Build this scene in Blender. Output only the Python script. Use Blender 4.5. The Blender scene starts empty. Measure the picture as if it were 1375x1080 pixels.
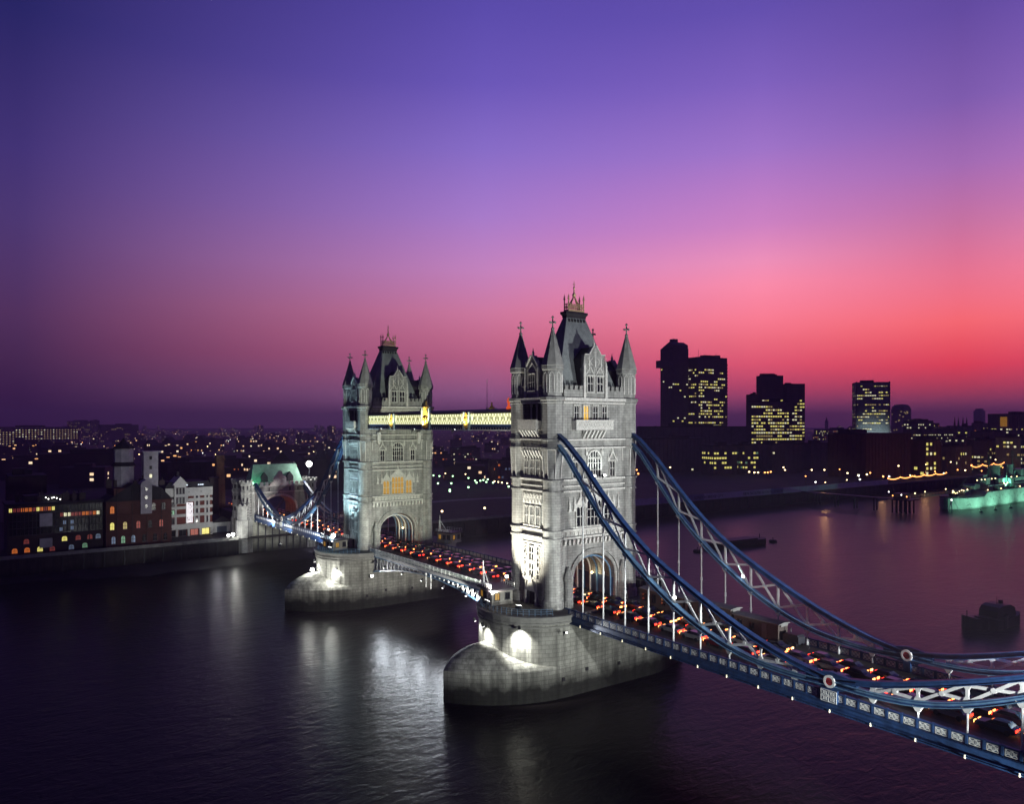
import bpy, math, random
from mathutils import Matrix, Vector
R = math.radians
PI = math.pi
random.seed(7)
sc = bpy.context.scene
COL = sc.collection

def L(c):                       # sRGB 0-255 -> linear
    return tuple(((x/255)/12.92 if x/255 <= .04045 else ((x/255+.055)/1.055)**2.4) for x in c)

# ------------------------------------------------------------------ camera
CX, CY, CZ, PHI, FPX, V0 = 117.12, -98.68, 49.0, 0.6195, 1031.0, 570.5
cam = bpy.data.cameras.new('camera')
cam_o = bpy.data.objects.new('camera', cam); COL.objects.link(cam_o)
FW = Vector((-math.cos(PHI), math.sin(PHI), 0)); RT = Vector((math.sin(PHI), math.cos(PHI), 0))
cam_o.location = (CX, CY, CZ)
cam_o.rotation_euler = (R(90), 0, math.atan2(FW.y, FW.x) - R(90))
cam.sensor_width = 36; cam.lens = 36*FPX/1375; cam.shift_y = (V0-540)/1375
cam.clip_start = 1; cam.clip_end = 40000
sc.camera = cam_o

# ------------------------------------------------------------------ sky
world = bpy.data.worlds.new('World'); sc.world = world; world.use_nodes = True
def build_sky():
    nt = world.node_tree; N = nt.nodes; K = nt.links
    for n in list(N): N.remove(n)
    out = N.new('ShaderNodeOutputWorld'); bg = N.new('ShaderNodeBackground')
    tc = N.new('ShaderNodeTexCoord'); sep = N.new('ShaderNodeSeparateXYZ'); K.new(tc.outputs['Generated'], sep.inputs[0])
    def M(op, a, b=None, c=None):
        n = N.new('ShaderNodeMath'); n.operation = op
        for i, x in enumerate((a, b, c)):
            if x is None: continue
            if isinstance(x, (int, float)): n.inputs[i].default_value = x
            else: K.new(x, n.inputs[i])
        return n.outputs[0]
    az = math.atan2(FW.y, FW.x) - math.atan((1290-687.5)/FPX)        # the sunset's bearing
    sd = (math.cos(az), math.sin(az))
    hx = M('ADD', M('MULTIPLY', sep.outputs[0], sd[0]), M('MULTIPLY', sep.outputs[1], sd[1]))
    hl = M('SQRT', M('ADD', M('MULTIPLY', sep.outputs[0], sep.outputs[0]), M('MULTIPLY', sep.outputs[1], sep.outputs[1])))
    cosd = M('DIVIDE', hx, M('MAXIMUM', hl, 1e-4))
    dang = M('ARCCOSINE', M('MINIMUM', M('MAXIMUM', cosd, -1), 1))     # degrees from the sunset, in radians
    el = M('MULTIPLY', M('ARCSINE', M('MAXIMUM', sep.outputs[2], 0)), 180/PI/45)   # 0..45 deg -> 0..1
    def ramp(stops):
        r = N.new('ShaderNodeValToRGB'); r.color_ramp.interpolation = 'LINEAR'
        e = r.color_ramp.elements
        while len(e) > 1: e.remove(e[-1])
        e[0].position = stops[0][0]/45; e[0].color = (*L(stops[0][1]), 1)
        for d, c in stops[1:]:
            q = e.new(d/45); q.color = (*L(c), 1)
        K.new(el, r.inputs[0]); return r.outputs[0]
    A = ramp(SKY_SUN); A2 = ramp(SKY_PEAK); B = ramp(SKY_MID); C_ = ramp(SKY_FAR); D = ramp(SKY_BACK)
    def mix(f, a, b):
        n = N.new('ShaderNodeMix'); n.data_type = 'RGBA'; K.new(f, n.inputs[0]); K.new(a, n.inputs[6]); K.new(b, n.inputs[7]); return n.outputs[2]
    def mr(lo, hi):
        n = N.new('ShaderNodeMapRange'); n.interpolation_type = 'LINEAR'; K.new(dang, n.inputs[0]); n.inputs[1].default_value = lo; n.inputs[2].default_value = hi; return n.outputs[0]
    col = mix(mr(0, R(12.4)), A, A2); col = mix(mr(R(12.4), R(32.4)), col, B); col = mix(mr(R(32.4), R(62.8)), col, C_); col = mix(mr(R(62.8), R(105)), col, D)
    K.new(col, bg.inputs[0]); bg.inputs[1].default_value = 1.0
    # what the set sun still scatters overhead
    st = N.new('ShaderNodeTexSky'); st.sky_type = 'NISHITA'; st.sun_disc = False; st.sun_elevation = R(-4); st.sun_rotation = math.atan2(sd[0], sd[1])
    bg2 = N.new('ShaderNodeBackground'); K.new(st.outputs[0], bg2.inputs[0]); bg2.inputs[1].default_value = 0.02
    ad = N.new('ShaderNodeAddShader'); K.new(bg.outputs[0], ad.inputs[0]); K.new(bg2.outputs[0], ad.inputs[1])
    K.new(ad.outputs[0], out.inputs[0])
    # the last of the sun's own glow
    s = bpy.data.lights.new('dusk_sun', 'SUN'); s.energy = 0.003; s.angle = R(10); s.color = (1, .45, .5)
    so = bpy.data.objects.new('dusk_sun', s); COL.objects.link(so)
    so.rotation_euler = Vector((-sd[0], -sd[1], -0.07)).to_track_quat('-Z', 'Y').to_euler()
SKY_SUN = [(0,(122,65,109)),(1.2,(148,71,111)),(2.4,(202,70,99)),(3.86,(246,70,93)),(5.2,(257,91,105)),(6.7,(266,112,121)),(8,(258,118,137)),(9.5,(246,121,150)),(12.75,(208,118,167)),(16.4,(168,110,184)),(20.2,(129,93,177)),(25.1,(101,76,163)),(45,(44,40,112))]
SKY_PEAK = [(0,(129,70,120)),(1.1,(152,75,122)),(2.7,(214,80,118)),(4.3,(248,94,123)),(6,(258,116,137)),(7.5,(268,133,156)),(9.9,(266,148,180)),(11.5,(250,151,194)),(14.0,(214,135,202)),(18.9,(164,119,206)),(23,(130,99,194)),(27.4,(101,81,177)),(45,(44,40,118))]
SKY_MID = [(0,(126,81,131)),(1,(144,90,140)),(2.25,(165,102,151)),(3.6,(182,102,146)),(5.0,(199,103,142)),(6.6,(210,115,152)),(8.3,(217,127,167)),(11.5,(204,136,197)),(15.2,(173,127,208)),(19.75,(139,111,204)),(24,(109,89,188)),(28.5,(92,77,174)),(45,(36,36,110))]
SKY_FAR = [(0,(45,23,60)),(1.9,(57,28,70)),(4.2,(73,41,82)),(7,(85,51,96)),(9.75,(83,55,108)),(12.9,(78,57,118)),(16.9,(67,52,120)),(24.6,(40,38,102)),(45,(14,14,48))]
SKY_BACK = [(0,(32,20,48)),(6,(38,26,62)),(20,(32,24,68)),(45,(20,18,56))]
build_sky()
sc.view_settings.view_transform = 'Standard'; sc.view_settings.look = 'None'; sc.view_settings.gamma = 1
sc.view_settings.use_curve_mapping = False; sc.view_settings.exposure = 0
sc.cycles.use_denoising = True
sc.cycles.max_bounces = 6; sc.cycles.diffuse_bounces = 2; sc.cycles.glossy_bounces = 3; sc.cycles.volume_bounces = 0
sc.cycles.transmission_bounces = 3; sc.cycles.caustics_reflective = False; sc.cycles.caustics_refractive = False
sc.cycles.sample_clamp_indirect = 3.0; sc.cycles.sample_clamp_direct = 0
sc.cycles.use_light_tree = True

# ------------------------------------------------------------------ helpers
MATS = {}
def mat(name, col, rough=.7, metal=0, var=.25, scale=.6, blocks=None, emit=None, streak=0, bump=0, tide=None, spec=.4, bands=None):
    if name in MATS: return MATS[name]
    m = bpy.data.materials.new(name); m.use_nodes = True; MATS[name] = m
    nt = m.node_tree; N = nt.nodes; K = nt.links; b = N['Principled BSDF']
    b.inputs['Roughness'].default_value = rough; b.inputs['Metallic'].default_value = metal; b.inputs['Specular IOR Level'].default_value = spec
    if emit:
        c, s = emit; b.inputs['Emission Color'].default_value = (*c, 1); b.inputs['Emission Strength'].default_value = s
        b.inputs['Base Color'].default_value = (*col, 1); m.cycles.emission_sampling = 'NONE' if s < 20 else 'AUTO'
        return m
    tc = N.new('ShaderNodeTexCoord')
    no = N.new('ShaderNodeTexNoise'); no.inputs['Scale'].default_value = scale; no.inputs['Detail'].default_value = 6; no.inputs['Roughness'].default_value = .65
    K.new(tc.outputs['Object'], no.inputs['Vector'])
    mr = N.new('ShaderNodeMapRange'); K.new(no.outputs[0], mr.inputs[0]); mr.inputs[1].default_value = .3; mr.inputs[2].default_value = .7
    mr.inputs[3].default_value = 1-var; mr.inputs[4].default_value = 1+var*.6
    fac = mr.outputs[0]
    def mul(a, c):
        n = N.new('ShaderNodeMath'); n.operation = 'MULTIPLY'; K.new(a, n.inputs[0])
        if isinstance(c, float): n.inputs[1].default_value = c
        else: K.new(c, n.inputs[1])
        return n.outputs[0]
    sep = N.new('ShaderNodeSeparateXYZ'); K.new(tc.outputs['Object'], sep.inputs[0])
    height = None
    if blocks:
        bw, bh, dark, tone = blocks
        ad = N.new('ShaderNodeMath'); K.new(sep.outputs[0], ad.inputs[0]); K.new(sep.outputs[1], ad.inputs[1])
        cb = N.new('ShaderNodeCombineXYZ'); K.new(ad.outputs[0], cb.inputs[0]); K.new(sep.outputs[2], cb.inputs[1])
        br = N.new('ShaderNodeTexBrick'); br.inputs['Scale'].default_value = 1; br.inputs['Brick Width'].default_value = bw; br.inputs['Row Height'].default_value = bh
        br.inputs['Mortar Size'].default_value = .035*bh/.5; br.inputs['Mortar Smooth'].default_value = .4
        br.inputs['Color1'].default_value = (1, 1, 1, 1); br.inputs['Color2'].default_value = (tone, tone, tone, 1); br.inputs['Mortar'].default_value = (dark, dark, dark, 1)
        K.new(cb.outputs[0], br.inputs['Vector'])
        rg = N.new('ShaderNodeSeparateColor'); K.new(br.outputs['Color'], rg.inputs[0]); fac = mul(fac, rg.outputs[0]); height = rg.outputs[0]
    if streak:
        mp = N.new('ShaderNodeMapping'); mp.inputs['Scale'].default_value = (1.1, 1.1, .07); K.new(tc.outputs['Object'], mp.inputs[0])
        n2 = N.new('ShaderNodeTexNoise'); n2.inputs['Scale'].default_value = .9; n2.inputs['Detail'].default_value = 4; K.new(mp.outputs[0], n2.inputs['Vector'])
        m2 = N.new('ShaderNodeMapRange'); K.new(n2.outputs[0], m2.inputs[0]); m2.inputs[1].default_value = .42; m2.inputs[2].default_value = .68; m2.inputs[3].default_value = 1; m2.inputs[4].default_value = 1-streak
        fac = mul(fac, m2.outputs[0])
    if tide:                                        # weed and wet below the tide line
        z0, z1, k = tide
        n3 = N.new('ShaderNodeTexNoise'); n3.inputs['Scale'].default_value = .5; n3.inputs['Detail'].default_value = 5; K.new(tc.outputs['Object'], n3.inputs['Vector'])
        a3 = N.new('ShaderNodeMath'); a3.operation = 'MULTIPLY_ADD'; K.new(n3.outputs[0], a3.inputs[0]); a3.inputs[1].default_value = -3.0; K.new(sep.outputs[2], a3.inputs[2])
        m3 = N.new('ShaderNodeMapRange'); K.new(a3.outputs[0], m3.inputs[0]); m3.inputs[1].default_value = z0-1.5; m3.inputs[2].default_value = z1-1.5; m3.inputs[3].default_value = k; m3.inputs[4].default_value = 1
        fac = mul(fac, m3.outputs[0])
    mx = N.new('ShaderNodeMix'); mx.data_type = 'RGBA'; mx.blend_type = 'MULTIPLY'; mx.inputs[0].default_value = 1
    mx.inputs[6].default_value = (*col, 1)
    cc = N.new('ShaderNodeCombineColor')
    for i in range(3): K.new(fac, cc.inputs[i])
    K.new(cc.outputs[0], mx.inputs[7]); K.new(mx.outputs[2], b.inputs['Base Color'])
    if bump:
        bp = N.new('ShaderNodeBump'); bp.inputs['Strength'].default_value = bump; bp.inputs['Distance'].default_value = .1
        K.new(fac, bp.inputs['Height']); K.new(bp.outputs[0], b.inputs['Normal'])
    return m

class MB:
    def __init__(s, T=None): s.v = []; s.f = []; s.m = []; s.T = T
    def add(s, pts, faces, mi=0):
        o = len(s.v)
        if s.T is not None: pts = [s.T @ Vector(p) for p in pts]
        s.v += [tuple(p) for p in pts]
        for f in faces: s.f.append([i+o for i in f]); s.m.append(mi)
        return s
    def box(s, x0, x1, y0, y1, z0, z1, mi=0):
        if x0 > x1: x0, x1 = x1, x0
        if y0 > y1: y0, y1 = y1, y0
        p = [(x0,y0,z0),(x1,y0,z0),(x1,y1,z0),(x0,y1,z0),(x0,y0,z1),(x1,y0,z1),(x1,y1,z1),(x0,y1,z1)]
        return s.add(p, [(3,2,1,0),(4,5,6,7),(0,1,5,4),(1,2,6,5),(2,3,7,6),(3,0,4,7)], mi)
    def fru(s, a, b, z0, z1, mi=0, c=(0,0), c2=None):          # rectangular frustum, half sizes a -> b
        c2 = c2 or c
        p = [(c[0]+i*a[0], c[1]+j*a[1], z0) for i, j in ((-1,-1),(1,-1),(1,1),(-1,1))]+[(c2[0]+i*b[0], c2[1]+j*b[1], z1) for i, j in ((-1,-1),(1,-1),(1,1),(-1,1))]
        return s.add(p, [(3,2,1,0),(4,5,6,7),(0,1,5,4),(1,2,6,5),(2,3,7,6),(3,0,4,7)], mi)
    def prism(s, poly, axis, a0, a1, mi=0):                      # poly 2D extruded along axis
        n = len(poly)
        def P(q, a): return (a, q[0], q[1]) if axis == 'x' else ((q[0], a, q[1]) if axis == 'y' else (q[0], q[1], a))
        p = [P(q, a0) for q in poly]+[P(q, a1) for q in poly]
        return s.add(p, [tuple(range(n))[::-1], tuple(range(n, 2*n))]+[(i, (i+1) % n, n+(i+1) % n, n+i) for i in range(n)], mi)
    def lathe(s, prof, n=12, c=(0,0), mi=0, rot=0.0):
        p = []; f = []
        for r, z in prof:
            for k in range(n):
                t = rot+2*PI*k/n; p.append((c[0]+r*math.cos(t), c[1]+r*math.sin(t), z))
        for i in range(len(prof)-1):
            for k in range(n): f.append((i*n+k, i*n+(k+1) % n, (i+1)*n+(k+1) % n, (i+1)*n+k))
        f.append(tuple(range(n))[::-1]); f.append(tuple(range((len(prof)-1)*n, len(prof)*n)))
        return s.add(p, f, mi)
    def bar(s, p, q, w, h, mi=0, up=(0,0,1)):
        p = Vector(p); q = Vector(q); d = (q-p)
        if d.length < 1e-6: return s
        d.normalize(); u = Vector(up)
        if abs(d.dot(u)) > .99: u = Vector((0,1,0)) if abs(d.y) < .9 else Vector((1,0,0))
        sd = d.cross(u).normalized()*w/2; uu = sd.cross(d).normalized()*h/2
        pts = [c+a*sd+b*uu for c in (p, q) for a, b in ((-1,-1),(1,-1),(1,1),(-1,1))]
        return s.add([tuple(x) for x in pts], [(3,2,1,0),(4,5,6,7),(0,1,5,4),(1,2,6,5),(2,3,7,6),(3,0,4,7)], mi)
    def rod(s, p, q, r, n=6, mi=0, r2=None):
        p = Vector(p); q = Vector(q); d = (q-p).normalized(); u = Vector((0,0,1)) if abs(d.z) < .9 else Vector((1,0,0))
        a = d.cross(u).normalized(); b = a.cross(d); r2 = r if r2 is None else r2
        pts = [tuple(c+(a*math.cos(2*PI*k/n)+b*math.sin(2*PI*k/n))*rr) for c, rr in ((p, r), (q, r2)) for k in range(n)]
        return s.add(pts, [tuple(range(n))[::-1], tuple(range(n, 2*n))]+[(k, (k+1) % n, n+(k+1) % n, n+k) for k in range(n)], mi)
    def path(s, pts, w, h, mi=0, up=(0,0,1)):
        for a, b in zip(pts, pts[1:]): s.bar(a, b, w, h, mi, up)
        return s
    def ball(s, c, r, n=8, mi=0, zs=1):
        k = n//2
        return s.lathe([(max(.001, r*math.sin(PI*i/k)), c[2]-zs*r*math.cos(PI*i/k)) for i in range(k+1)], n, (c[0], c[1]), mi)
    def mesh(s, name, mats, dz=0, smooth=False):
        me = bpy.data.meshes.new(name)
        me.from_pydata([(x, y, z-dz) for x, y, z in s.v] if dz else s.v, [], s.f); 
        for m in (mats if isinstance(mats, (list, tuple)) else [mats]): me.materials.append(m)
        me.polygons.foreach_set('material_index', s.m)
        if smooth: me.polygons.foreach_set('use_smooth', [True]*len(s.f))
        me.update(); return me
    def build(s, name, mats, parent=None, dz=0, smooth=False):
        return link(name, s.mesh(name, mats, dz, smooth), parent)
def link(name, me, parent=None, loc=(0,0,0), rz=0):
    o = bpy.data.objects.new(name, me); COL.objects.link(o)
    o.parent = parent; o.location = loc; o.rotation_euler = (0, 0, rz); return o
def tag(o, label=None, cat=None, group=None, kind=None):
    if label: o['label'] = label
    if cat: o['category'] = cat
    if group: o['group'] = group
    if kind: o['kind'] = kind
    return o
def thing(name, label, cat, loc=(0,0,0), rz=0, group=None):
    o = bpy.data.objects.new(name, None); COL.objects.link(o); o.location = loc; o.rotation_euler = (0, 0, rz); o.empty_display_size = .5
    return tag(o, label, cat, group)
def kids(o): return [c for c in o.children]
def copy_tree(o, parent=None, loc=None, rz=None, label=None):
    c = o.copy(); COL.objects.link(c); c.parent = parent
    if loc is not None: c.location = loc
    if rz is not None: c.rotation_euler = (0, 0, rz)
    if label: c['label'] = label
    for ch in list(o.children): copy_tree(ch, c)
    return c
def at(u, dep): return Vector((CX, CY, 0))+(FW+RT*((u-687.5)/FPX))*dep
def ground(u, v, z=7.0): return at(u, (CZ-z)*FPX/(v-V0))
def ztop(v, dep): return CZ+(V0-v)*dep/FPX
FACE = {'+x': -PI/2, '-x': PI/2, '+y': 0.0, '-y': PI}
def face_T(face, c, off):       # local x along the face, local y outward
    rz = FACE[face]
    nx = {'+x': (1,0), '-x': (-1,0), '+y': (0,1), '-y': (0,-1)}[face]
    return Matrix.Translation((c[0]+nx[0]*off, c[1]+nx[1]*off, 0)) @ Matrix.Rotation(rz, 4, 'Z')
def spot(parent, loc, target, power, col, angle, blend=.5, size=.3, name='flood_lamp'):
    l = bpy.data.lights.new(name, 'SPOT'); l.energy = power; l.color = col; l.spot_size = R(angle); l.spot_blend = blend; l.shadow_soft_size = size
    o = bpy.data.objects.new(name, l); COL.objects.link(o); o.parent = parent
    base = parent.matrix_basis if parent else Matrix()
    o.location = loc; d = Vector(target)-Vector(loc)
    o.rotation_euler = d.to_track_quat('-Z', 'Y').to_euler(); return o
def point(parent, loc, power, col, size=.3, name='lamp_light'):
    l = bpy.data.lights.new(name, 'POINT'); l.energy = power; l.color = col; l.shadow_soft_size = size
    o = bpy.data.objects.new(name, l); COL.objects.link(o); o.parent = parent; o.location = loc; return o

# ------------------------------------------------------------------ materials
STONE = mat('portland_stone', (.47,.47,.45), .8, blocks=(1.15,.5,.5,.8), streak=.42, var=.3, bump=.35)
TRIM = mat('carved_stone', (.74,.73,.69), .8, var=.3, scale=2.2, bump=.3)
GRANITE = mat('pier_granite', (.41,.41,.37), .85, blocks=(1.7,.75,.5,.8), streak=.55, var=.35, scale=.35, tide=(2.2,5.4,.06), bump=.3)
COPING = mat('coping_granite', (.3,.3,.28), .8, var=.3, bump=.2)
SLATE = mat('roof_slate', (.33,.36,.37), .6, blocks=(.5,.4,.7,.85), var=.25, streak=.2)
LEAD = mat('spire_lead', (.38,.38,.36), .65, var=.3, scale=1.2)
DARKLEAD = mat('dark_lead', (.035,.03,.04), .6)
GOLD = mat('gilding', (.9,.66,.36), .4, .25)
GLASS = mat('dark_glass', (.012,.013,.018), .12, spec=.6)
WARMGLASS = mat('lit_window_warm', (.3,.2,.05), .5, emit=(L((246,190,70)), 1.0))
AMBERGLASS = mat('lit_window_amber', (.3,.2,.05), .5, emit=(L((220,160,60)), .45))
VOID = mat('dark_recess', (.03,.028,.035), .9)
BLUE = mat('blue_paint', (.025,.07,.2), .5, var=.4, scale=1.2, streak=.25)
BLUE2 = mat('pale_blue_paint', (.11,.22,.36), .5, var=.35, scale=1.2)
WHITE = mat('white_paint', (.72,.74,.74), .5, var=.15, scale=2)
RED = mat('red_paint', (.4,.03,.04), .5)
IRON = mat('dark_iron', (.02,.022,.03), .5, var=.2)
DECKMAT = mat('underside_steel', (.12,.14,.18), .6)
ASPHALT = mat('asphalt', (.045,.043,.042), .75, var=.3, scale=.8)
PAVE = mat('footway_paving', (.1,.095,.09), .8, blocks=(.9,.6,.7,.9), var=.25)
LAMPW = mat('lamp_glow_white', (1,1,1), .5, emit=((1,.97,.9), 5))
LAMPWARM = mat('lamp_glow_warm', (1,.9,.7), .5, emit=((1,.72,.35), 6))
LAMPG = mat('lamp_glow_green', (.8,1,.8), .5, emit=((.5,1,.5), 4))
LAMPO = mat('lamp_glow_orange', (1,.6,.3), .5, emit=((1,.36,.1), 5))
FLOOD = mat('floodlight_lens', (1,1,1), .5, emit=((1,1,.94), 7))
# ------------------------------------------------------------------ the river and its banks
BANK = -168.0
def build_ground():
    w = MB(); w.add([(-9000,-9000,0),(3000,-9000,0),(3000,9000,0),(-9000,9000,0)], [(0,1,2,3)])
    m = bpy.data.materials.new('river_water'); m.use_nodes = True; nt = m.node_tree; N = nt.nodes; K = nt.links; b = N['Principled BSDF']
    b.inputs['Base Color'].default_value = (.018,.015,.016,1); b.inputs['Specular IOR Level'].default_value = .1; b.inputs['Roughness'].default_value = .28; b.inputs['IOR'].default_value = 1.33
    tc = N.new('ShaderNodeTexCoord'); prev = None
    for sx, sy, rz, s, st, dist in ((1,.5,.5,.6,.42,.3),(1,.45,-.25,.1,.18,1.0),(1,.6,.2,1.7,.3,.14)):
        mp = N.new('ShaderNodeMapping'); mp.inputs['Scale'].default_value = (sx, sy, 1); mp.inputs['Rotation'].default_value = (0,0,rz); K.new(tc.outputs['Object'], mp.inputs[0])
        n = N.new('ShaderNodeTexNoise'); n.inputs['Scale'].default_value = s; n.inputs['Detail'].default_value = 3; n.inputs['Distortion'].default_value = .8; K.new(mp.outputs[0], n.inputs['Vector'])
        bp = N.new('ShaderNodeBump'); bp.inputs['Strength'].default_value = st; bp.inputs['Distance'].default_value = dist; K.new(n.outputs[0], bp.inputs['Height'])
        if prev: K.new(prev, bp.inputs['Normal'])
        prev = bp.outputs[0]
    K.new(prev, b.inputs['Normal'])
    tag(w.build('water', m), kind='structure')
    GRD = mat('city_ground', (.03,.028,.03), .9, scale=.05, var=.5)
    g = MB(); g.add([(-9000,-9000,7),(BANK-.5,-9000,7),(BANK-.5,9000,7),(-9000,9000,7)], [(0,1,2,3)])
    tag(g.build('ground', GRD), kind='structure')
    LAWN = mat('park_grass', (.035,.06,.025), .95, scale=.2, var=.5)
    l = MB(); l.prism([(-176,30),(-176,182),(-250,190),(-330,170),(-345,120),(-260,60)], 'z', 7.0, 7.03)
    tag(l.build('lawn', LAWN), kind='structure')
    PATH = mat('pale_path', (.2,.2,.19), .85, var=.25)
    p = MB(); pts = []
    for i in range(25):
        t = i/24; y = 40+t*150; x = -222-26*math.sin(t*PI*.9)
        pts.append((x, y))
    for (a, b2) in zip(pts, pts[1:]): p.add([(a[0]-4,a[1],7.04),(a[0]+4,a[1],7.04),(b2[0]+4,b2[1],7.04),(b2[0]-4,b2[1],7.04)], [(0,1,2,3)])
    p.add([(-175.8,22,7.035),(-171,22,7.035),(-171,190,7.035),(-175.8,190,7.035)], [(0,1,2,3)])
    tag(p.build('path', PATH), kind='structure')
    f = MB(); ys = [-130+8*i for i in range(24)]
    rr = random.Random(3); pr = [(y, rr.uniform(10, 17)*(1 if -70 < y < 25 else .35)) for y in ys]
    for (y0, d0), (y1, d1) in zip(pr, pr[1:]):
        f.add([(BANK-.2,y0,1.9),(BANK-.2,y1,1.9),(BANK+d1,y1,-.3),(BANK+d0,y0,-.3)], [(0,3,2,1)])
    tag(f.build('foreshore', mat('river_mud', (.028,.025,.023), .7, var=.5, scale=.3)), kind='structure')
    WALLM = mat('river_wall_stone', (.07,.066,.062), .85, blocks=(1.6,.7,.65,.85), streak=.4, tide=(1.5,4.0,.25))
    def wall(y0, y1, label):
        t = thing('river_wall', label, 'embankment wall', (BANK, y0, 0))
        a = MB(); a.box(-.8, .3, 0, y1-y0, -3, 7.0); a.build('wall', WALLM, t)
        c = MB(); c.box(-.9, .45, 0, y1-y0, 7.0, 7.35); c.box(-.55,-.1,0,y1-y0,7.35,8.05); c.build('coping', COPING, t)
        piles = MB()
        for i in range(int((y1-y0)/6)): piles.box(.3, .62, 3+i*6-.2, 3+i*6+.2, -2, 6.4)
        piles.build('timber_fender', IRON, t)
    wall(-400, -17.5, 'dark river wall with timber fenders below the unlit wharf buildings')
    wall(16, 168, 'river wall and promenade edge below the park with the lamps')
    wall(168, 1200, 'long dark river wall upstream, under the white hoarding and warehouses')
build_ground()

# ------------------------------------------------------------------ bridge piers
def pier_outline(n=14, hw=10.65, y0=10.0, tip=30.0):
    R_ = hw/2+(tip-y0)**2/(2*hw); pts = []
    for sgn in (1, -1):
        arc = []
        for i in range(n+1):
            d = (tip-y0)*i/n; arc.append((hw-R_+math.sqrt(R_*R_-d*d), y0+d))
        side = arc+[(-x, y) for x, y in reversed(arc[:-1])]
        pts += [(x*sgn, y*sgn) for x, y in side]
    return pts
def rim_outline(hw, y0=10.0, n=18):
    up = [(hw*math.cos(PI*i/n), y0+hw*math.sin(PI*i/n)) for i in range(n+1)]
    return up+[(-x, -y) for x, y in up]
DK = 14.8
def make_pier(x0, label, outer, drain_seed):
    t = thing('bridge_pier', label, 'bridge pier', (x0, 0, 0))
    b = MB(); b.prism(pier_outline(), 'z', -4, 5.6); b.build('pier_base', GRANITE, t)
    u = MB(); u.prism(rim_outline(10.6), 'z', 5.6, 14.2); u.build('pier_drum', GRANITE, t)
    for sgn in (-1, 1):                     # domed cutwater caps
        c = MB(); n = 24; k = 7
        base = [(x, y) for x, y in pier_outline(12)[:25]]
        grid = []
        for (x, y) in base:
            ang = math.atan2(y-10, x); ix, iy = 10.6*math.cos(ang), 10+10.6*math.sin(ang)
            gap = math.hypot(x-ix, y-iy); rise = 3.9*min(1, gap/9.4)**.8
            grid.append([(x+(ix-x)*j/k, y+(iy-y)*j/k, 5.6+rise*.5*(math.sqrt(1-(1-j/k)**2)+math.sin(PI/2*j/k))) for j in range(k+1)])
        pts = [(p[0]*sgn, p[1]*sgn, p[2]) for r in grid for p in r]; fs = []
        for i in range(len(grid)-1):
            for j in range(k):
                q = (i*(k+1)+j, (i+1)*(k+1)+j, (i+1)*(k+1)+j+1, i*(k+1)+j+1); fs.append(q)
        c.add(pts, fs); c.build('cutwater_cap', GRANITE, t, smooth=True)
    m = MB()
    for z0, z1, hw in ((12.7,13.0,10.85),(13.35,13.65,10.95),(13.65,14.2,10.75),(14.2,14.75,11.05)):
        m.prism(rim_outline(hw), 'z', z0+.002, z1)
    m.build('moulded_rim', COPING, t)
    d = MB(); d.prism(rim_outline(10.3), 'z', 14.76, 14.8); d.build('deck_paving', PAVE, t)
    rr = random.Random(drain_seed)
    for (x, y, z) in ((10.6,-6,4.0),(10.6,2,3.6),(7.2,-20.9,4.4),(10.6,-11.5,3.1),(10.6,9,5.0),(8.9,-17.2,2.2)):
        h = MB(); h.box(-.28,.28,-.28,.28,0,.6); link('drain_hole', h.mesh('drain_hole', VOID), t, (x*outer, y, z), math.atan2(y+10, x*outer) if y < -10 else 0)
    for y, w, z in ((-1.5,.9,9.0),(6.5,.8,7)):
        g = MB(); g.box(10.58,10.68,y-w/2,y+w/2,z-5,z+3); g.T = None
        o = g.build('damp_streak', mat('damp_streak', (.05,.045,.04), .8, var=.5, scale=1.2), t) if False else None
    # iron railing round the ends of the deck
    for sgn in (-1, 1):
        r = MB(); pts = [(10.2*math.cos(PI*i/30), sgn*(10+10.2*math.sin(PI*i/30))) for i in range(3, 28)]
        for p in pts: r.rod((p[0],p[1],14.78),(p[0],p[1],16.0), .045, 5)
        for z in (15.2,15.6,16.0):
            for a, b2 in zip(pts, pts[1:]): r.bar((a[0],a[1],z),(b2[0],b2[1],z),.05,.05)
        r.build('railing', BLUE2, t)
    return t
make_pier(0, 'nearer round-nosed granite bridge pier rising from the river, dark tide line at its foot', 1, 1)
make_pier(-82.3, 'farther granite bridge pier with bright floodlight patches on its rounded nose', 1, 2)

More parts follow.
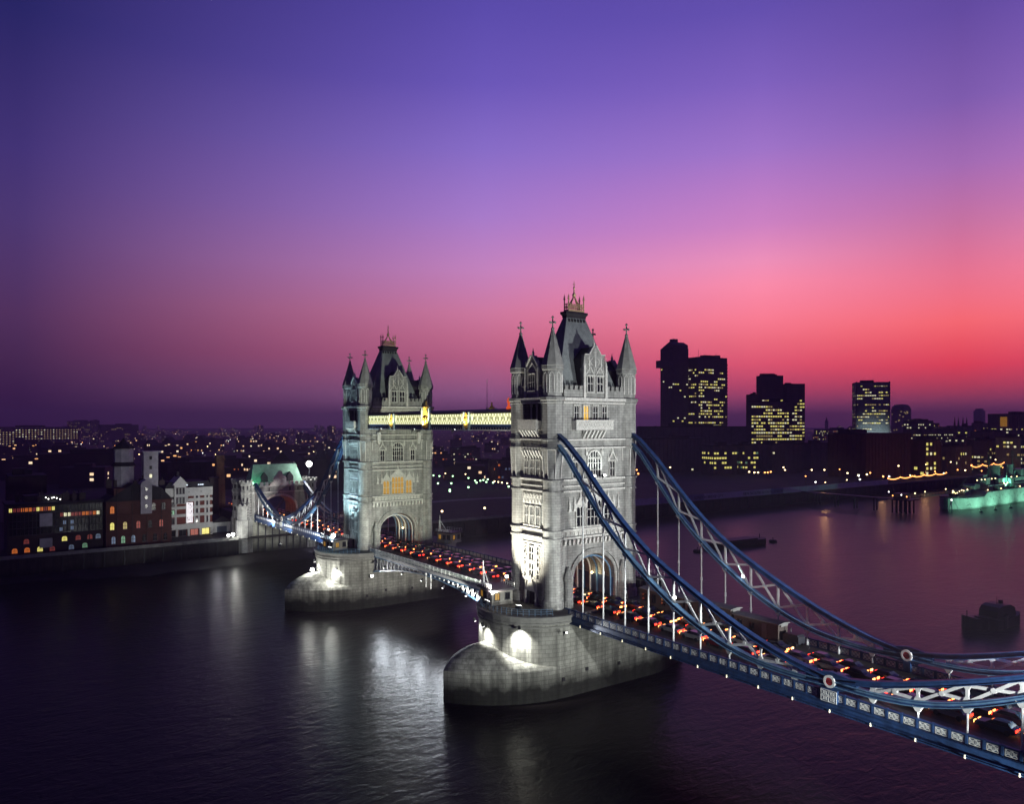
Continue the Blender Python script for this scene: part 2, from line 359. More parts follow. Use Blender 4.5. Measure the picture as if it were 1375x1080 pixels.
# ------------------------------------------------------------------ tower windows
WIN = {}
def win_mesh(w, h, lights, head, rows, glass, border=.16):
    key = (w, h, lights, head, rows, glass.name)
    if key in WIN: return WIN[key]
    b = MB(); B = border
    b.box(-w/2-B, -w/2, 0, .26, -.1, h+B*.5, 0); b.box(w/2, w/2+B, 0, .26, -.1, h+B*.5, 0); b.box(-w/2-B*1.5, w/2+B*1.5, 0, .34, -.32, -.1, 0)
    def arch_pts(cx, hw, z0, zs, n=6):
        if head == 'flat': return [(cx-hw, z0),(cx+hw, z0),(cx+hw, zs+hw*.9),(cx-hw, zs+hw*.9)]
        pts = [(cx-hw, z0),(cx+hw, z0)]; k = 1.25 if head == 'pointed' else 1.0
        rr = hw*2*k if head == 'pointed' else hw
        for i in range(n+1):
            if head == 'pointed':
                a = math.acos((rr-hw)/rr)*i/n; pts.append((cx-rr+hw+rr*math.cos(a), zs+rr*math.sin(a)))
            else: pts.append((cx+hw*math.cos(PI/2*i/n), zs+hw*math.sin(PI/2*i/n)))
        for i in range(n, -1, -1):
            q = pts[2+i]; pts.append((2*cx-q[0], q[1])) if i < n else None
        return pts
    lw = w/lights
    if head == 'round':              # one big traceried arch
        zs = h-w/2
        poly = arch_pts(0, w/2, 0, zs, 10); b.prism(poly, 'y', .03, .05, 1)
        outer = arch_pts(0, w/2+B*1.6, 0, zs, 10)[2:]; inner = arch_pts(0, w/2, 0, zs, 10)[2:]
        for (p, q, r, s) in zip(outer, outer[1:], inner[1:], inner): b.prism([p, q, r, s], 'y', 0, .34, 0)
        for i in range(1, lights):
            x = -w/2+lw*i; zt = zs+math.sqrt(max(0, (w/2)**2-x*x)); b.box(x-.07, x+.07, .05, .2, 0, zt, 0)
        for i in range(lights):
            x = -w/2+lw*(i+.5); zt = zs
            b.bar((x-lw/2,.12,zt-.1),(x,.12,zt+lw*.7),.1,.1,0); b.bar((x+lw/2,.12,zt-.1),(x,.12,zt+lw*.7),.1,.1,0)
        for j in range(1, rows): b.box(-w/2, w/2, .05, .17, h*j/rows*.8-.05, h*j/rows*.8+.05, 0)
    else:
        zs = h-lw*.75
        b.box(-w/2, w/2, 0, .02, 0, h+.05, 0)
        for i in range(lights):
            x = -w/2+lw*(i+.5); b.prism(arch_pts(x, lw*.5-.08, 0, zs), 'y', .02, .04, 1)
            if i: b.box(x-lw/2-.06, x-lw/2+.06, .04, .2, 0, h, 0)
        for j in range(1, rows): b.box(-w/2, w/2, .04, .16, h*j/rows-.06, h*j/rows+.06, 0)
        b.box(-w/2-B, w/2+B, 0, .3, h+B*.5, h+B*1.4, 0)
    WIN[key] = b.mesh('window', [TRIM, glass]); return WIN[key]
def put_win(parent, face, off, u, z, w, h, lights=2, head='pointed', rows=2, glass=GLASS, dz=0, name='window', c=(0,0)):
    T = face_T(face, c, off); p = T @ Vector((u, 0, z-dz))
    o = link(name, win_mesh(w, h, lights, head, rows, glass), parent, p, FACE[face]); return o
def pinnacle(b, x, y, z, h, r=.22, mi=0):
    b.box(x-r, x+r, y-r, y+r, z, z+h*.45, mi); b.lathe([(r*1.3, z+h*.45),(r*.9, z+h*.55),(.03, z+h*.93)], 6, (x, y), mi); b.ball((x, y, z+h*.95), r*.55, 6, mi)

# ------------------------------------------------------------------ bridge towers
def arch_profile(hw, zs, zt, n=10):
    """four-centred arch, from (hw, zs) over (0, zt) to (-hw, zs)"""
    pts = []
    for i in range(n*2+1):
        t = PI*i/(2*n); x = hw*math.cos(t); s = abs(math.sin(t))
        pts.append((x, zs+(zt-zs)*(s**.85)))
    return pts
TA, TB = 5.05, 9.44
def make_tower(x0, rz, label, lit_side):
    t = thing('bridge_tower', label, 'bridge tower', (x0, 0, DK), rz)
    D = DK
    def add(name, mb, mats, parent=t, smooth=False): return mb.build(name, mats, parent, D, smooth)
    XW, YW = 6.05, 10.45
    # lower stage with the road arch
    prof = [(YW, 14.8),(YW, 27.6),(-YW, 27.6),(-YW, 14.8),(-5.35, 14.8)]+[(y, z) for y, z in reversed(arch_profile(5.35, 19.2, 24.2))]+[(5.35, 14.8)]
    b = MB(); b.prism(prof, 'x', -XW, XW)
    b.box(-5.85, 5.85, -10.25, 10.25, 27.6, 46.3); b.build('shaft', STONE, t, D)
    # upper stage: recessed loggias on the two short sides
    b = MB(); b.box(-XW, XW, -8.6, 8.6, 46.3, 54.1)
    for s in (-1, 1):
        for x in (-1, 1): b.box(x*2.7, x*XW, s*8.6, s*YW, 46.3, 54.1)
        b.box(-2.7, 2.7, s*8.6, s*YW, 46.3, 49.2); b.box(-2.7, 2.7, s*8.6, s*YW, 53.0, 54.1)
    add('upper_stage', b, STONE)
    for s in (-1, 1): b = MB(); b.box(-2.65, 2.65, s*8.62, s*8.7, 49.25, 52.95); add('loggia_back', b, VOID)
    for s in (-1, 1):
        b = MB(); y = s*YW
        for x in (-.9, .9): b.lathe([(.2, 49.2),(.16, 49.6),(.16, 52.2),(.26, 52.5),(.26, 53)], 8, (x, y-s*.5))
        b.box(-2.9, 2.9, y, y+s*1.3, 48.1, 48.5); b.box(-2.9, 2.9, y+s*1.05, y+s*1.3, 48.5, 49.75); b.box(-3.0,3.0,y+s*.95,y+s*1.4,49.75,49.95)
        for x in (-2.9, 2.65): b.box(x, x+.25, y, y+s*1.05, 48.5, 49.75)
        for i in range(6): b.bar((-2.4+i*.96, y, 46.7), (-2.4+i*.96, y+s*1.15, 48.1), .32, .5)
        for i in range(9): b.box(-2.6+i*.6, -2.35+i*.6, y+s*1.3, y+s*1.36, 48.7, 49.6)
        add('loggia_balcony', b, TRIM)
    # string courses, bands
    b = MB()
    def ring(z0, z1, k):
        for s in (-1, 1):
            b.box(-3.4, 3.4, s*10.2, s*(YW+k), z0, z1); b.box(s*5.8, s*(XW+k), -7.8, 7.8, z0, z1)
    for z0, z1, k in ((27.5,27.85,.35),(28.95,29.3,.3),(36.3,36.6,.25),(37.3,37.55,.22),(38.4,38.75,.35),(44.4,44.7,.4),(46.0,46.3,.45),(53.0,53.3,.3),(53.55,54.1,.55)): ring(z0, z1, k)
    add('string_course', b, TRIM)
    b = MB()
    for s in (-1, 1):                                # carved panel bands
        for i in range(14):
            b = MB(); y = -7.0+i*1.0; b.box(s*5.85, s*6.0, y+.1, y+.9, 28.0, 28.85); b.bar((s*6.03, y+.2, 28.1),(s*6.03, y+.8, 28.75),.08,.12); b.bar((s*6.03, y+.8, 28.1),(s*6.03, y+.2, 28.75),.08,.12); add('carved_panel', b, TRIM)
        for i in range(16): b = MB(); b.bar((s*6.3, -7.5+i, 26.4),(s*6.5, -7.5+i, 27.4), .45, .35); add('corbel', b, TRIM)
        for i in range(7):                           # corbel table, short sides
            b = MB(); x = -2.7+i*.9; b.bar((x, s*10.3, 43.1),(x, s*10.85, 44.2),.4,.4); b.bar((x+.45, s*10.3, 42.5),(x+.45, s*10.6, 43.2),.3,.3); add('corbel', b, TRIM)
        for i in range(6):
            b = MB(); x = -2.5+i*1.0
            b.box(x-.42, x+.42, s*10.25, s*10.45, 33.9, 35.8); b.bar((x-.35, s*10.5, 34.1),(x+.35, s*10.5, 35.6),.1,.12); b.bar((x+.35, s*10.5, 34.1),(x-.35, s*10.5, 35.6),.1,.12); add('carved_panel', b, TRIM)
        b = MB(); b.box(-3.1, 3.1, s*10.45, s*10.62, 19.2, 19.5); b.box(-3.1, 3.1, s*10.45, s*10.62, 26.3, 26.6)
        for x in (-3.1, -1.2, 1.0, 2.9): b.box(x, x+.2, s*10.45, s*10.62, 19.5, 26.3)
        add('window_grid', b, TRIM)
        b = MB(); b.prism([(-1.5, 17.3),(1.5, 17.3),(0, 20.4)], 'y', s*10.45, s*10.95)
        for x in (-1.7, 1.7): pinnacle(b, x, s*10.7, 14.8, 5.2, .26)
        add('door_gable', b, TRIM)
    b = MB()
    for s in (-1, 1): b.prism([(-.8,14.85),(.8,14.85),(.8,16.9),(0,17.8),(-.8,16.9)], 'y', s*10.46, s*10.5)
    add('doorway', b, VOID)
    # arch mouldings
    for s in (-1, 1):
        b = MB()
        for hw, zt, k in ((5.4,24.25,.12),(5.95,24.9,.34)):
            a = arch_profile(hw, 19.2, zt, 12); c = arch_profile(hw+.5, 19.2, zt+.5, 12)
            for (p, q, r, w) in zip(a, a[1:], c[1:], c): b.prism([p, q, r, w], 'x', s*6.0, s*(XW+k))
            for e in (-1, 1): b.box(s*6.0, s*(XW+k), e*hw, e*(hw+.5), 14.8, 19.2)
        add('arch_moulding', b, STONE)
        for e in (-1, 1):
            b = MB(); b.lathe([(.9,14.8),(.9,16),(.7,16.3),(.7,19.5),(.95,20.2),(.2,22.4)], 8, (s*6.6, e*6.9)); add('buttress', b, STONE)
    # iron ribs inside the road arch
    for i in range(6):
        b = MB(); x = -5+i*2.0; pr = arch_profile(5.1, 19.0, 23.7, 8); b.path([(x, y, z) for y, z in pr], .22, .3); b.bar((x,5.1,14.8),(x,5.1,19),.22,.3); b.bar((x,-5.1,14.8),(x,-5.1,19),.22,.3)
        add('arch_rib', b, BLUE2 if i % 2 else WHITE)
    for e in (-1, 1):
        b = MB(); b.box(-5.5, 5.5, e*5.34, e*5.3, 15.2, 18.9); add('panelled_screen', b, mat('blue_screen', (.03,.06,.14), .5))
        b = MB(); b.ball((0, e*4.7, 19.1), .28, 8); add('arch_lamp', b, LAMPWARM)
    # corner turrets
    for sx in (-1, 1):
        for sy in (-1, 1):
            c = (sx*TA, sy*TB); b = MB()
            b.lathe([(2.1,14.8),(2.1,16.2),(1.85,16.6),(1.78,27.5),(2.05,27.55),(2.05,27.85),(1.85,27.95),(1.85,28.95),(2.05,29),(2.05,29.3),(1.75,29.4),(1.75,36.3),(1.95,36.35),(1.95,36.6),(1.78,36.7),(1.78,38.4),(2.05,38.45),(2.05,38.75),(1.72,38.85)], 24, c)
            b.lathe([(1.72,38.85),(1.72,41.6),(1.85,42.8),(2.05,44.3),(2.25,44.4),(2.25,44.75),(2.02,44.85),(2.02,46.0),(2.25,46.05),(2.25,46.35),(1.98,46.45),(1.98,53.0),(2.2,53.05),(2.2,53.3),(2.05,53.35),(2.45,53.6),(2.45,54.1),(1.85,54.3),(1.85,59.0),(2.15,59.3),(2.15,59.9)], 8, c, 0, PI/8)
            tr = add('turret', b, STONE)
            o = MB()
            for k in range(8):                       # slit windows and ribs of the belfry stage
                a = 2*PI*k/8
                x, y = c[0]+1.74*math.cos(a), c[1]+1.74*math.sin(a); tx, ty = -math.sin(a), math.cos(a)
                for q in (-.42, .42): o.bar((x+tx*q, y+ty*q, 55),(x+tx*q, y+ty*q, 58.3), .14, .16)
                o.bar((x-tx*.42, y-ty*.42, 58.3),(x, y, 58.9),.12,.12); o.bar((x+tx*.42, y+ty*.42, 58.3),(x, y, 58.9),.12,.12)
                a2 = a+PI/8; o.bar((c[0]+1.72*math.cos(a2), c[1]+1.72*math.sin(a2), 39),(c[0]+2.02*math.cos(a2), c[1]+2.02*math.sin(a2), 44.3), .16, .16)
            add('turret_tracery', o, TRIM)
            o = MB(); o.lathe([(2.12,59.9),(2.2,60.05),(.2,66.7)], 8, c, 0, PI/8)
            for k in range(8):
                a = 2*PI*k/8+PI/8; o.bar((c[0]+2.12*math.cos(a), c[1]+2.12*math.sin(a), 60.0),(c[0]+.2*math.cos(a), c[1]+.2*math.sin(a), 66.7), .12, .12)
            sp = add('spire', o, LEAD)
            o = MB(); o.lathe([(.2,66.6),(.34,66.8),(.34,67.0),(.14,67.2),(.13,68.9),(.3,69.05),(.02,69.35)], 8, c)
            for d in ((1,0),(0,1)):
                o.bar((c[0]-d[0]*.62, c[1]-d[1]*.62, 68.1),(c[0]+d[0]*.62, c[1]+d[1]*.62, 68.1), .2, .26)
                for e in (-1, 1): o.ball((c[0]+e*d[0]*.62, c[1]+e*d[1]*.62, 68.1), .2, 6)
            add('finial_cross', o, LEAD)
    # parapet
    b = MB()
    def crenel(x0, y0, x1, y1, n):
        b.bar((x0, y0, 54.85),(x1, y1, 54.85), .4, 1.5)
        for i in range(n):
            u = (i+.5)/n; w = .5/n; f = lambda v: (x0+(x1-x0)*v, y0+(y1-y0)*v, 55.95)
            b.bar(f(u-w*.62), f(u+w*.62), .4, .7); b.bar((f(u-w*.7)[0], f(u-w*.7)[1], 56.35),(f(u+w*.7)[0], f(u+w*.7)[1], 56.35), .55, .12)
    for s in (-1, 1):
        for e in (-1, 1):
            crenel(s*6.0, e*2.9, s*6.0, e*7.6, 4); crenel(e*2.1, s*10.3, e*3.3, s*10.3, 1)
    add('parapet', b, STONE)
    # roof
    b = MB(); b.fru((4.7,8.1),(.6,2.4), 54.1, 70.1)
    rf = add('roof', b, SLATE)
    b = MB()
    for s in (-1, 1):
        for i in range(6): b.box(s*.62, s*.92, -2.1+i*.76, -1.7+i*.76, 69.3, 69.85)
    add('roof_vent', b, VOID)
    b = MB(); b.fru((.68,2.48),(.72,2.5),70.1,70.5); b.box(-.95,.95,-2.8,2.8,70.9,71.3); b.fru((.72,2.5),(.95,2.8),70.5,70.9)
    add('roof_platform', b, DARKLEAD)
    b = MB(); X, Y = .65, 1.95
    b.box(-X-.1, X+.1, -Y-.1, Y+.1, 71.3, 71.75)
    for e in (-1, 1):
        for f in (-1, 1):
            b.rod((e*X, f*Y, 71.7),(e*X, f*Y, 74.0), .13, 6); b.ball((e*X, f*Y, 73.9), .26, 6); b.lathe([(.12,74),(.02,74.9)], 6, (e*X, f*Y)); b.bar((e*X-.25,f*Y,74.35),(e*X+.25,f*Y,74.35),.1,.1)
            b.path([(e*X*(1-k/6)**1, f*Y*(1-k/6), 72.0+2.7*(k/6)**1.5) for k in range(7)], .14, .14)
        for i in range(9):
            y = -Y+i*Y/4; b.rod((e*X, y, 71.7),(e*X, y, 72.9), .07, 5)
            if i < 8: b.bar((e*X, y, 72.0),(e*X, y+Y/4, 72.8),.06,.06); b.bar((e*X, y, 72.8),(e*X, y+Y/4, 72.0),.06,.06)
        b.bar((e*X,-Y,72.9),(e*X,Y,72.9),.1,.1); b.bar((-X,e*Y,72.9),(X,e*Y,72.9),.1,.1)
        b.path([(0, e*Y*(1-k/6), 72.0+2.7*(k/6)**1.5) for k in range(7)], .14, .14)
    b.lathe([(.3,74.4),(.42,74.9),(.16,75.2),(.12,76.0),(.24,76.2),(.08,76.5),(.05,77.6)], 8); b.bar((0,-.32,76.9),(0,.32,76.9),.1,.1)
    add('gilded_crown', b, GOLD)
    # dormers, long sides then short sides
    for s in (-1, 1):
        f = '+x' if s > 0 else '-x'; T = face_T(f, (0,0), 6.15)
        b = MB(T); b.prism([(-2.75,54.1),(2.75,54.1),(2.75,58.9),(2.95,59.6),(2.6,60.2),(2.6,62.4),(1.5,62.4),(.35,64.1),(-.35,64.1),(-1.5,62.4),(-2.6,62.4),(-2.6,60.2),(-2.95,59.6),(-2.75,58.9)], 'y', -.9, 0)
        dm = add('dormer_gable', b, STONE)
        b = MB(T)
        for x in (-2.75, 2.75): b.box(x-.28, x+.28, 0, .35, 54.1, 59.0); pinnacle(b, x, .12, 59.0, 3.0, .22)
        for x in (-1.5, 0, 1.5): pinnacle(b, x, .05, 60.1, 2.6, .16)
        for x in (-1.25, 1.25):
            b.bar((x-1,.1,58.6),(x,.1,60.1),.16,.2); b.bar((x+1,.1,58.6),(x,.1,60.1),.16,.2)
            b.bar((x-.6,.06,60.4),(x+.6,.06,61.8),.1,.14); b.bar((x+.6,.06,60.4),(x-.6,.06,61.8),.1,.14)
        b.bar((-2.6,.08,62.45),(-1.5,.08,62.45),.3,.2); b.bar((2.6,.08,62.45),(1.5,.08,62.45),.3,.2); b.bar((-1.5,.08,62.45),(-.3,.08,64.2),.3,.22); b.bar((1.5,.08,62.45),(.3,.08,64.2),.3,.22)
        pinnacle(b, 0, -.3, 64.1, 1.3, .16); b.box(-.08,.08,.02,.1,62.0,63.6); b.box(-.35,.35,.02,.1,62.8,63.0)
        b.box(-2.6, 2.6, 0, .14, 58.3, 58.5)
        for i in range(8): b.bar((-2.4+i*.62,.08,58.9),(-2.1+i*.62,.08,59.9),.1,.1)
        add('dormer_carving', b, TRIM)
        b = MB(T); b.prism([(-2.5,54.2),(2.5,54.2),(2.5,61.6),(0,64.0),(-2.5,61.6)], 'y', -5.2, -.9); add('dormer_roof', b, DARKLEAD)
        for u in (-1.22, 1.22): put_win(t, f, 6.15, u, 55.4, 1.5, 2.9, 2, 'pointed', 2, dz=D)
        f = '+y' if s > 0 else '-y'; T = face_T(f, (0,0), 10.4)
        b = MB(T); b.prism([(-2.0,54.1),(2.0,54.1),(2.0,58.2),(2.2,59.0),(1.9,59.6),(1.7,60.4),(.4,62.2),(-.4,62.2),(-1.7,60.4),(-1.9,59.6),(-2.2,59.0),(-2.0,58.2)], 'y', -.8, 0); add('dormer_gable', b, STONE)
        b = MB(T)
        for x in (-2.0, 2.0): b.box(x-.22, x+.22, 0, .3, 54.1, 58.6); pinnacle(b, x, .1, 58.6, 2.6, .2)
        b.bar((-1.8,.1,60.3),(-.3,.1,62.3),.3,.24); b.bar((1.8,.1,60.3),(.3,.1,62.3),.3,.24); b.bar((-1.3,.08,59.3),(0,.08,60.9),.14,.2); b.bar((1.3,.08,59.3),(0,.08,60.9),.14,.2); b.bar((-1.3,.08,59.25),(1.3,.08,59.25),.14,.16)
        pinnacle(b, 0, -.2, 62.2, 1.4, .18); b.box(-2.0,2.0,.02,.16,54.9,55.2)
        add('dormer_carving', b, TRIM)
        b = MB(T); b.prism([(-1.8,54.2),(1.8,54.2),(1.8,60),(0,62.0),(-1.8,60)], 'y', -6.5, -.8); add('dormer_roof', b, DARKLEAD)
        put_win(t, f, 10.4, 0, 55.6, 1.9, 3.0, 3, 'pointed', 2, dz=D)
    # windows of the long faces
    for s in (-1, 1):
        f = '+x' if s > 0 else '-x'; o = 5.87
        put_win(t, f, o, 0, 29.75, 3.7, 4.6, 4, 'pointed', 3, AMBERGLASS if s < 0 and lit_side < 0 else GLASS, dz=D)
        for u in (-3.5, 3.5): put_win(t, f, o, u, 29.75, 1.9, 3.6, 2, 'pointed', 2, AMBERGLASS if s < 0 and lit_side < 0 else GLASS, dz=D)
        put_win(t, f, o, 0, 39.0, 3.2, 4.9, 5, 'round', 3, dz=D)
        for u in (-4.7, 4.7): put_win(t, f, o, u, 39.0, 1.3, 2.9, 2, 'pointed', 2, dz=D)
        T = face_T(f, (0,0), o); b = MB(T)
        for u, z, h in ((0,34.6,2.2),(-3.5,33.6,1.7),(3.5,33.6,1.7),(-4.7,42.2,1.6),(4.7,42.2,1.6)):
            w = 2.1 if u == 0 else 1.2
            if z > 40: w = .95
            b.bar((u-w,.18,z),(u,.18,z+h),.3,.26); b.bar((u+w,.18,z),(u,.18,z+h),.3,.26); pinnacle(b, u, .2, z+h-.2, 1.2, .14)
            if z < 40: b.prism([(u-w,z-.2),(u+w,z-.2),(u,z+h-.1)], 'y', 0, .1)
            for e in (-1, 1): pinnacle(b, u+e*(w+.12), .2, z-.4, 2.2 if z < 40 else 1.5, .14)
        for u in (-6.2, -5.0, 5.0, 6.2): b.box(u-.3,u+.3,0,.35,32.6,33.0); pinnacle(b, u, .2, 33.0, 2.4, .18)
        for u in (-2.05, 2.05): pinnacle(b, u, .2, 43.0, 1.9, .16)
        for i in range(9): b.box(-5.4+i*1.2, -4.4+i*1.2, 0, .08, 29.35, 29.6)
        add('window_canopy', b, TRIM)
        for i, u in enumerate((4.6,2.25,-.1,-2.45)):
            g = WARMGLASS if (lit_side > 0 and s > 0 and i == 1) else GLASS
            put_win(t, f, 6.07, u if s > 0 else -u, 49.9, 1.25, 2.7, 2, 'pointed', 2, g, dz=D)
        T = face_T(f, (0,0), 6.05); b = MB(T)
        b.box(-3.8, 5.6, 0, 1.3, 48.0, 48.35); b.box(-3.8, 5.6, 1.05, 1.3, 48.35, 49.7); b.box(-3.9, 5.7, .95, 1.4, 49.7, 49.9); b.box(-3.8,-3.55,0,1.05,48.35,49.7); b.box(5.35,5.6,0,1.05,48.35,49.7)
        for i in range(6): b.bar((-1.8+i*.95, 0, 46.5),(-1.8+i*.95, 1.15, 48.0),.36,.55)
        for i in range(14): b.bar((-3.3+i*.6,1.33,48.5),(-2.8+i*.6,1.33,49.5),.07,.08); b.bar((-2.8+i*.6,1.33,48.5),(-3.3+i*.6,1.33,49.5),.07,.08)
        if s > 0: add('balcony', b, TRIM)
        else:
            b = MB(T)
            for u in (-6.2, 6.2): b.prism([(u-.5,46.9),(u+.5,46.9),(u+.5,44.6),(u+.2,43.6),(u-.2,43.6),(u-.5,44.6)], 'y', 0, 1.1)
            add('walkway_corbel', b, TRIM)
    # windows of the short faces
    for s in (-1, 1):
        f = '+y' if s > 0 else '-y'
        for u in (-1.85, 0, 1.85):
            put_win(t, f, 10.27, u, 39.2, 1.15, 3.0, 2, 'pointed', 2, dz=D); put_win(t, f, 10.27, u, 29.9, 1.2, 3.4, 2, 'pointed', 2, dz=D)
        for u, w, z, h in ((-.05,1.5,20.0,2.6),(-.05,1.5,23.3,2.4),(2.0,.8,19.9,1.7),(2.0,.8,22.2,1.6),(2.0,.8,24.5,1.4),(-2.1,.7,19.9,1.6),(-2.1,.7,22.2,1.6),(-2.1,.7,24.5,1.4)):
            put_win(t, f, 10.47, u, z, w, h, 2 if w > 1 else 1, 'pointed', 2, dz=D)
    return t
near_tower = make_tower(0, 0, 'nearer and taller-looking bridge tower, one balcony window glowing yellow', 1)
far_tower = make_tower(-82.3, PI, 'farther stone bridge tower with bluish lit side and amber windows above its arch', -1)
# ------------------------------------------------------------------ road across the bridge
RZ = 14.35                                   # carriageway level
def road_z(x):                               # slight fall from the towers to the banks
    x = abs(x+41.15)-41.15
    return RZ-max(0, x-10)*.006+ (0 if x > 0 else .25*math.sin(PI*min(1, -x/41.15)/2))
def strip(mb, xs, y0, y1, dz, th=.12):
    for a, b in zip(xs, xs[1:]):
        za, zb = road_z(a)+dz, road_z(b)+dz
        mb.add([(a,y0,za-th),(b,y0,zb-th),(b,y1,zb-th),(a,y1,za-th),(a,y0,za),(b,y0,zb),(b,y1,zb),(a,y1,za)], [(3,2,1,0),(4,5,6,7),(0,1,5,4),(1,2,6,5),(2,3,7,6),(3,0,4,7)])
XS = [108, 90, 60, 30, 10, -10, -25, -41, -57, -72, -92, -120, -150, -176, -200, -240, -300]
r = MB(); strip(r, XS, -5.2, 5.2, 0); tag(r.build('road', ASPHALT), kind='structure')
r = MB()
for s in (-1, 1):
    for a, b in ((108, 8.6), (-8.6, -73.6), (-91, -174)):
        n = 8; xs = [a+(b-a)*i/n for i in range(n+1)]
        strip(r, xs, min(s*5.21, s*9.0), max(s*5.21, s*9.0), .13, .25)
tag(r.build('footway', PAVE), kind='structure')
r = MB()
for x in range(-170, 106, 5):
    if abs(x) > 7 and abs(x+82) > 7: r.box(x-.9, x+.9, -.06, .06, road_z(x)+.004, road_z(x)+.008)
tag(r.build('lane_marking', mat('road_paint', (.6,.6,.55), .7)), kind='structure')

# ------------------------------------------------------------------ parapet panels
def panel_mesh():
    b = MB(); b.box(-.74,.74,-.05,.05,0,1.0,0)
    for s in (-1, 1):
        y = s*.09
        b.bar((-.62,y,.14),(.62,y,.14),.05,.07,1); b.bar((-.62,y,.86),(.62,y,.86),.05,.07,1)
        for x in (-.31, .31):
            b.bar((x-.28,y,.2),(x+.28,y,.8),.06,.09,1); b.bar((x+.28,y,.2),(x-.28,y,.8),.06,.09,1)
            pts = [(x+.17*math.cos(PI*k/4), y, .5+.17*math.sin(PI*k/4)) for k in range(9)]; b.path(pts, .06,.06,1, (0,1,0))
        for x in (-.62, 0, .62): b.bar((x,y,.14),(x,y,.86),.05,.06,1)
    return b.mesh('parapet_panel', [BLUE, WHITE])
PANEL = panel_mesh()
NODES = [13.61+5.342*k for k in range(16)]
def side_span(name, label, flip):
    """deck of one suspended span with its edge girders; flip mirrors it about the river's middle"""
    f = (lambda x: -82.3-x) if flip else (lambda x: x)
    t = thing(name, label, 'bridge span', (f(10), 0, 13.0)); X0 = f(10)
    x0, x1 = 8.9, 92.0
    def tr(mb): 
        mb.v = [(f(x)-X0, y, z-13.0) for x, y, z in mb.v]
        if flip: mb.f = [q[::-1] for q in mb.f]
        return mb
    b = MB(); xs = [x0+(x1-x0)*i/8 for i in range(9)]
    for a, c in zip(xs, xs[1:]):
        za, zc = road_z(f(a)), road_z(f(c))
        b.add([(a,-9.1,za-.55),(c,-9.1,zc-.55),(c,9.1,zc-.55),(a,9.1,za-.55),(a,-9.1,za-.2),(c,-9.1,zc-.2),(c,9.1,zc-.2),(a,9.1,za-.2)], [(3,2,1,0),(4,5,6,7),(0,1,5,4),(1,2,6,5),(2,3,7,6),(3,0,4,7)])
    tr(b).build('deck_slab', DECKMAT, t)
    for k in range(16):
        b = MB(); x = NODES[k]; z = road_z(f(x)); b.box(x-.2, x+.2, -9.2, 9.2, z-1.5, z-.56); tr(b).build('cross_beam', DECKMAT, t)
    for s in (-1, 1):
        y = s*9.6; b = MB(); P = lambda x, dz: (x, y, road_z(f(x))+dz)
        b.bar(P(x0,-.55), P(x1,-.55), .2, 1.2); b.bar(P(x0,-1.2), P(x1,-1.2), .75, .16); b.bar(P(x0,-.05), P(x1,-.05), .62, .14)
        b.bar((x0,y+s*.2,P(x0,-.95)[2]),(x1,y+s*.2,P(x1,-.95)[2]), .3,.1)
        g = tr(b).build('edge_girder', BLUE, t)
        b = MB(); b.bar(P(x0,.07), P(x1,.07), .5, .1); b.bar(P(x0,1.22), P(x1,1.22), .36, .14)
        for k in range(49):
            x = NODES[0]+(k-3)*5.342/3+.0
            if x0 < x < x1: q = P(x, 0); b.box(x-.13, x+.13, y-.16, y+.16, q[2]+.1, q[2]+1.35)
        tr(b).build('parapet_rail', BLUE, t)
        for k in range(46):
            x = NODES[0]+(k-2.5)*5.342/3
            if x0+.8 < x < x1-.8: link('parapet_panel', PANEL, t, (f(x)-X0, y, road_z(f(x))+.14-13.0))
        for k in range(15):
            x = NODES[k]; b = MB(); b.ball((0,0,0), .12, 6); b.box(-.05,.05,-.05,.05,.1,.3)
            link('girder_lamp', WIN.setdefault('glamp', b.mesh('girder_lamp', mat('small_lamp', (1,1,.8), emit=((1,.85,.5), .8)))), t, (f(x)-X0, y+s*.5, road_z(f(x))-1.2-13.0))
    return t
side_span('side_span', 'blue suspended road span in the foreground with white fretwork parapets, nearest the camera', False)
side_span('side_span', 'far suspended road span between the farther tower and the small gatehouse, lit white from below', True)

# ------------------------------------------------------------------ suspension trusses
UP = [(6.3,47.3),(13.61,42.1),(18.95,36.9),(24.3,32.3),(29.64,28.55),(34.98,25.7),(40.32,23.2),(45.66,20.95),(51.0,19.05),(56.35,17.6),(61.5,16.75),(67.03,17.7),(72.37,19.15),(77.71,20.85),(83.05,22.75),(88.4,24.9),(92.2,26.6)]
LO = [(6.9,45.0),(13.61,38.4),(18.95,32.5),(24.3,28.0),(29.64,24.25),(34.98,21.15),(40.32,18.8),(45.66,17.1),(51.0,16.25),(56.35,16.05),(61.5,16.35),(67.03,16.4),(72.37,16.95),(77.71,18.4),(83.05,20.6),(88.4,23.2),(92.2,25.3)]
def interp(P, n):
    """smooth polyline through the nodes"""
    out = []
    for i in range(len(P)-1):
        p0 = P[max(0,i-1)]; p1 = P[i]; p2 = P[i+1]; p3 = P[min(len(P)-1,i+2)]
        if i == 9: p3 = (2*p2[0]-p1[0], 2*p2[1]-p1[1])
        if i == 10: p0 = (2*p1[0]-p2[0], 2*p1[1]-p2[1])
        for j in range(n):
            t = j/n
            f = lambda a, b, c, d: .5*(2*b+(c-a)*t+(2*a-5*b+4*c-d)*t*t+(3*b-a-3*c+d)*t**3)
            out.append((p1[0]+(p2[0]-p1[0])*t, f(p0[1],p1[1],p2[1],p3[1])))
    return out+[P[-1]]
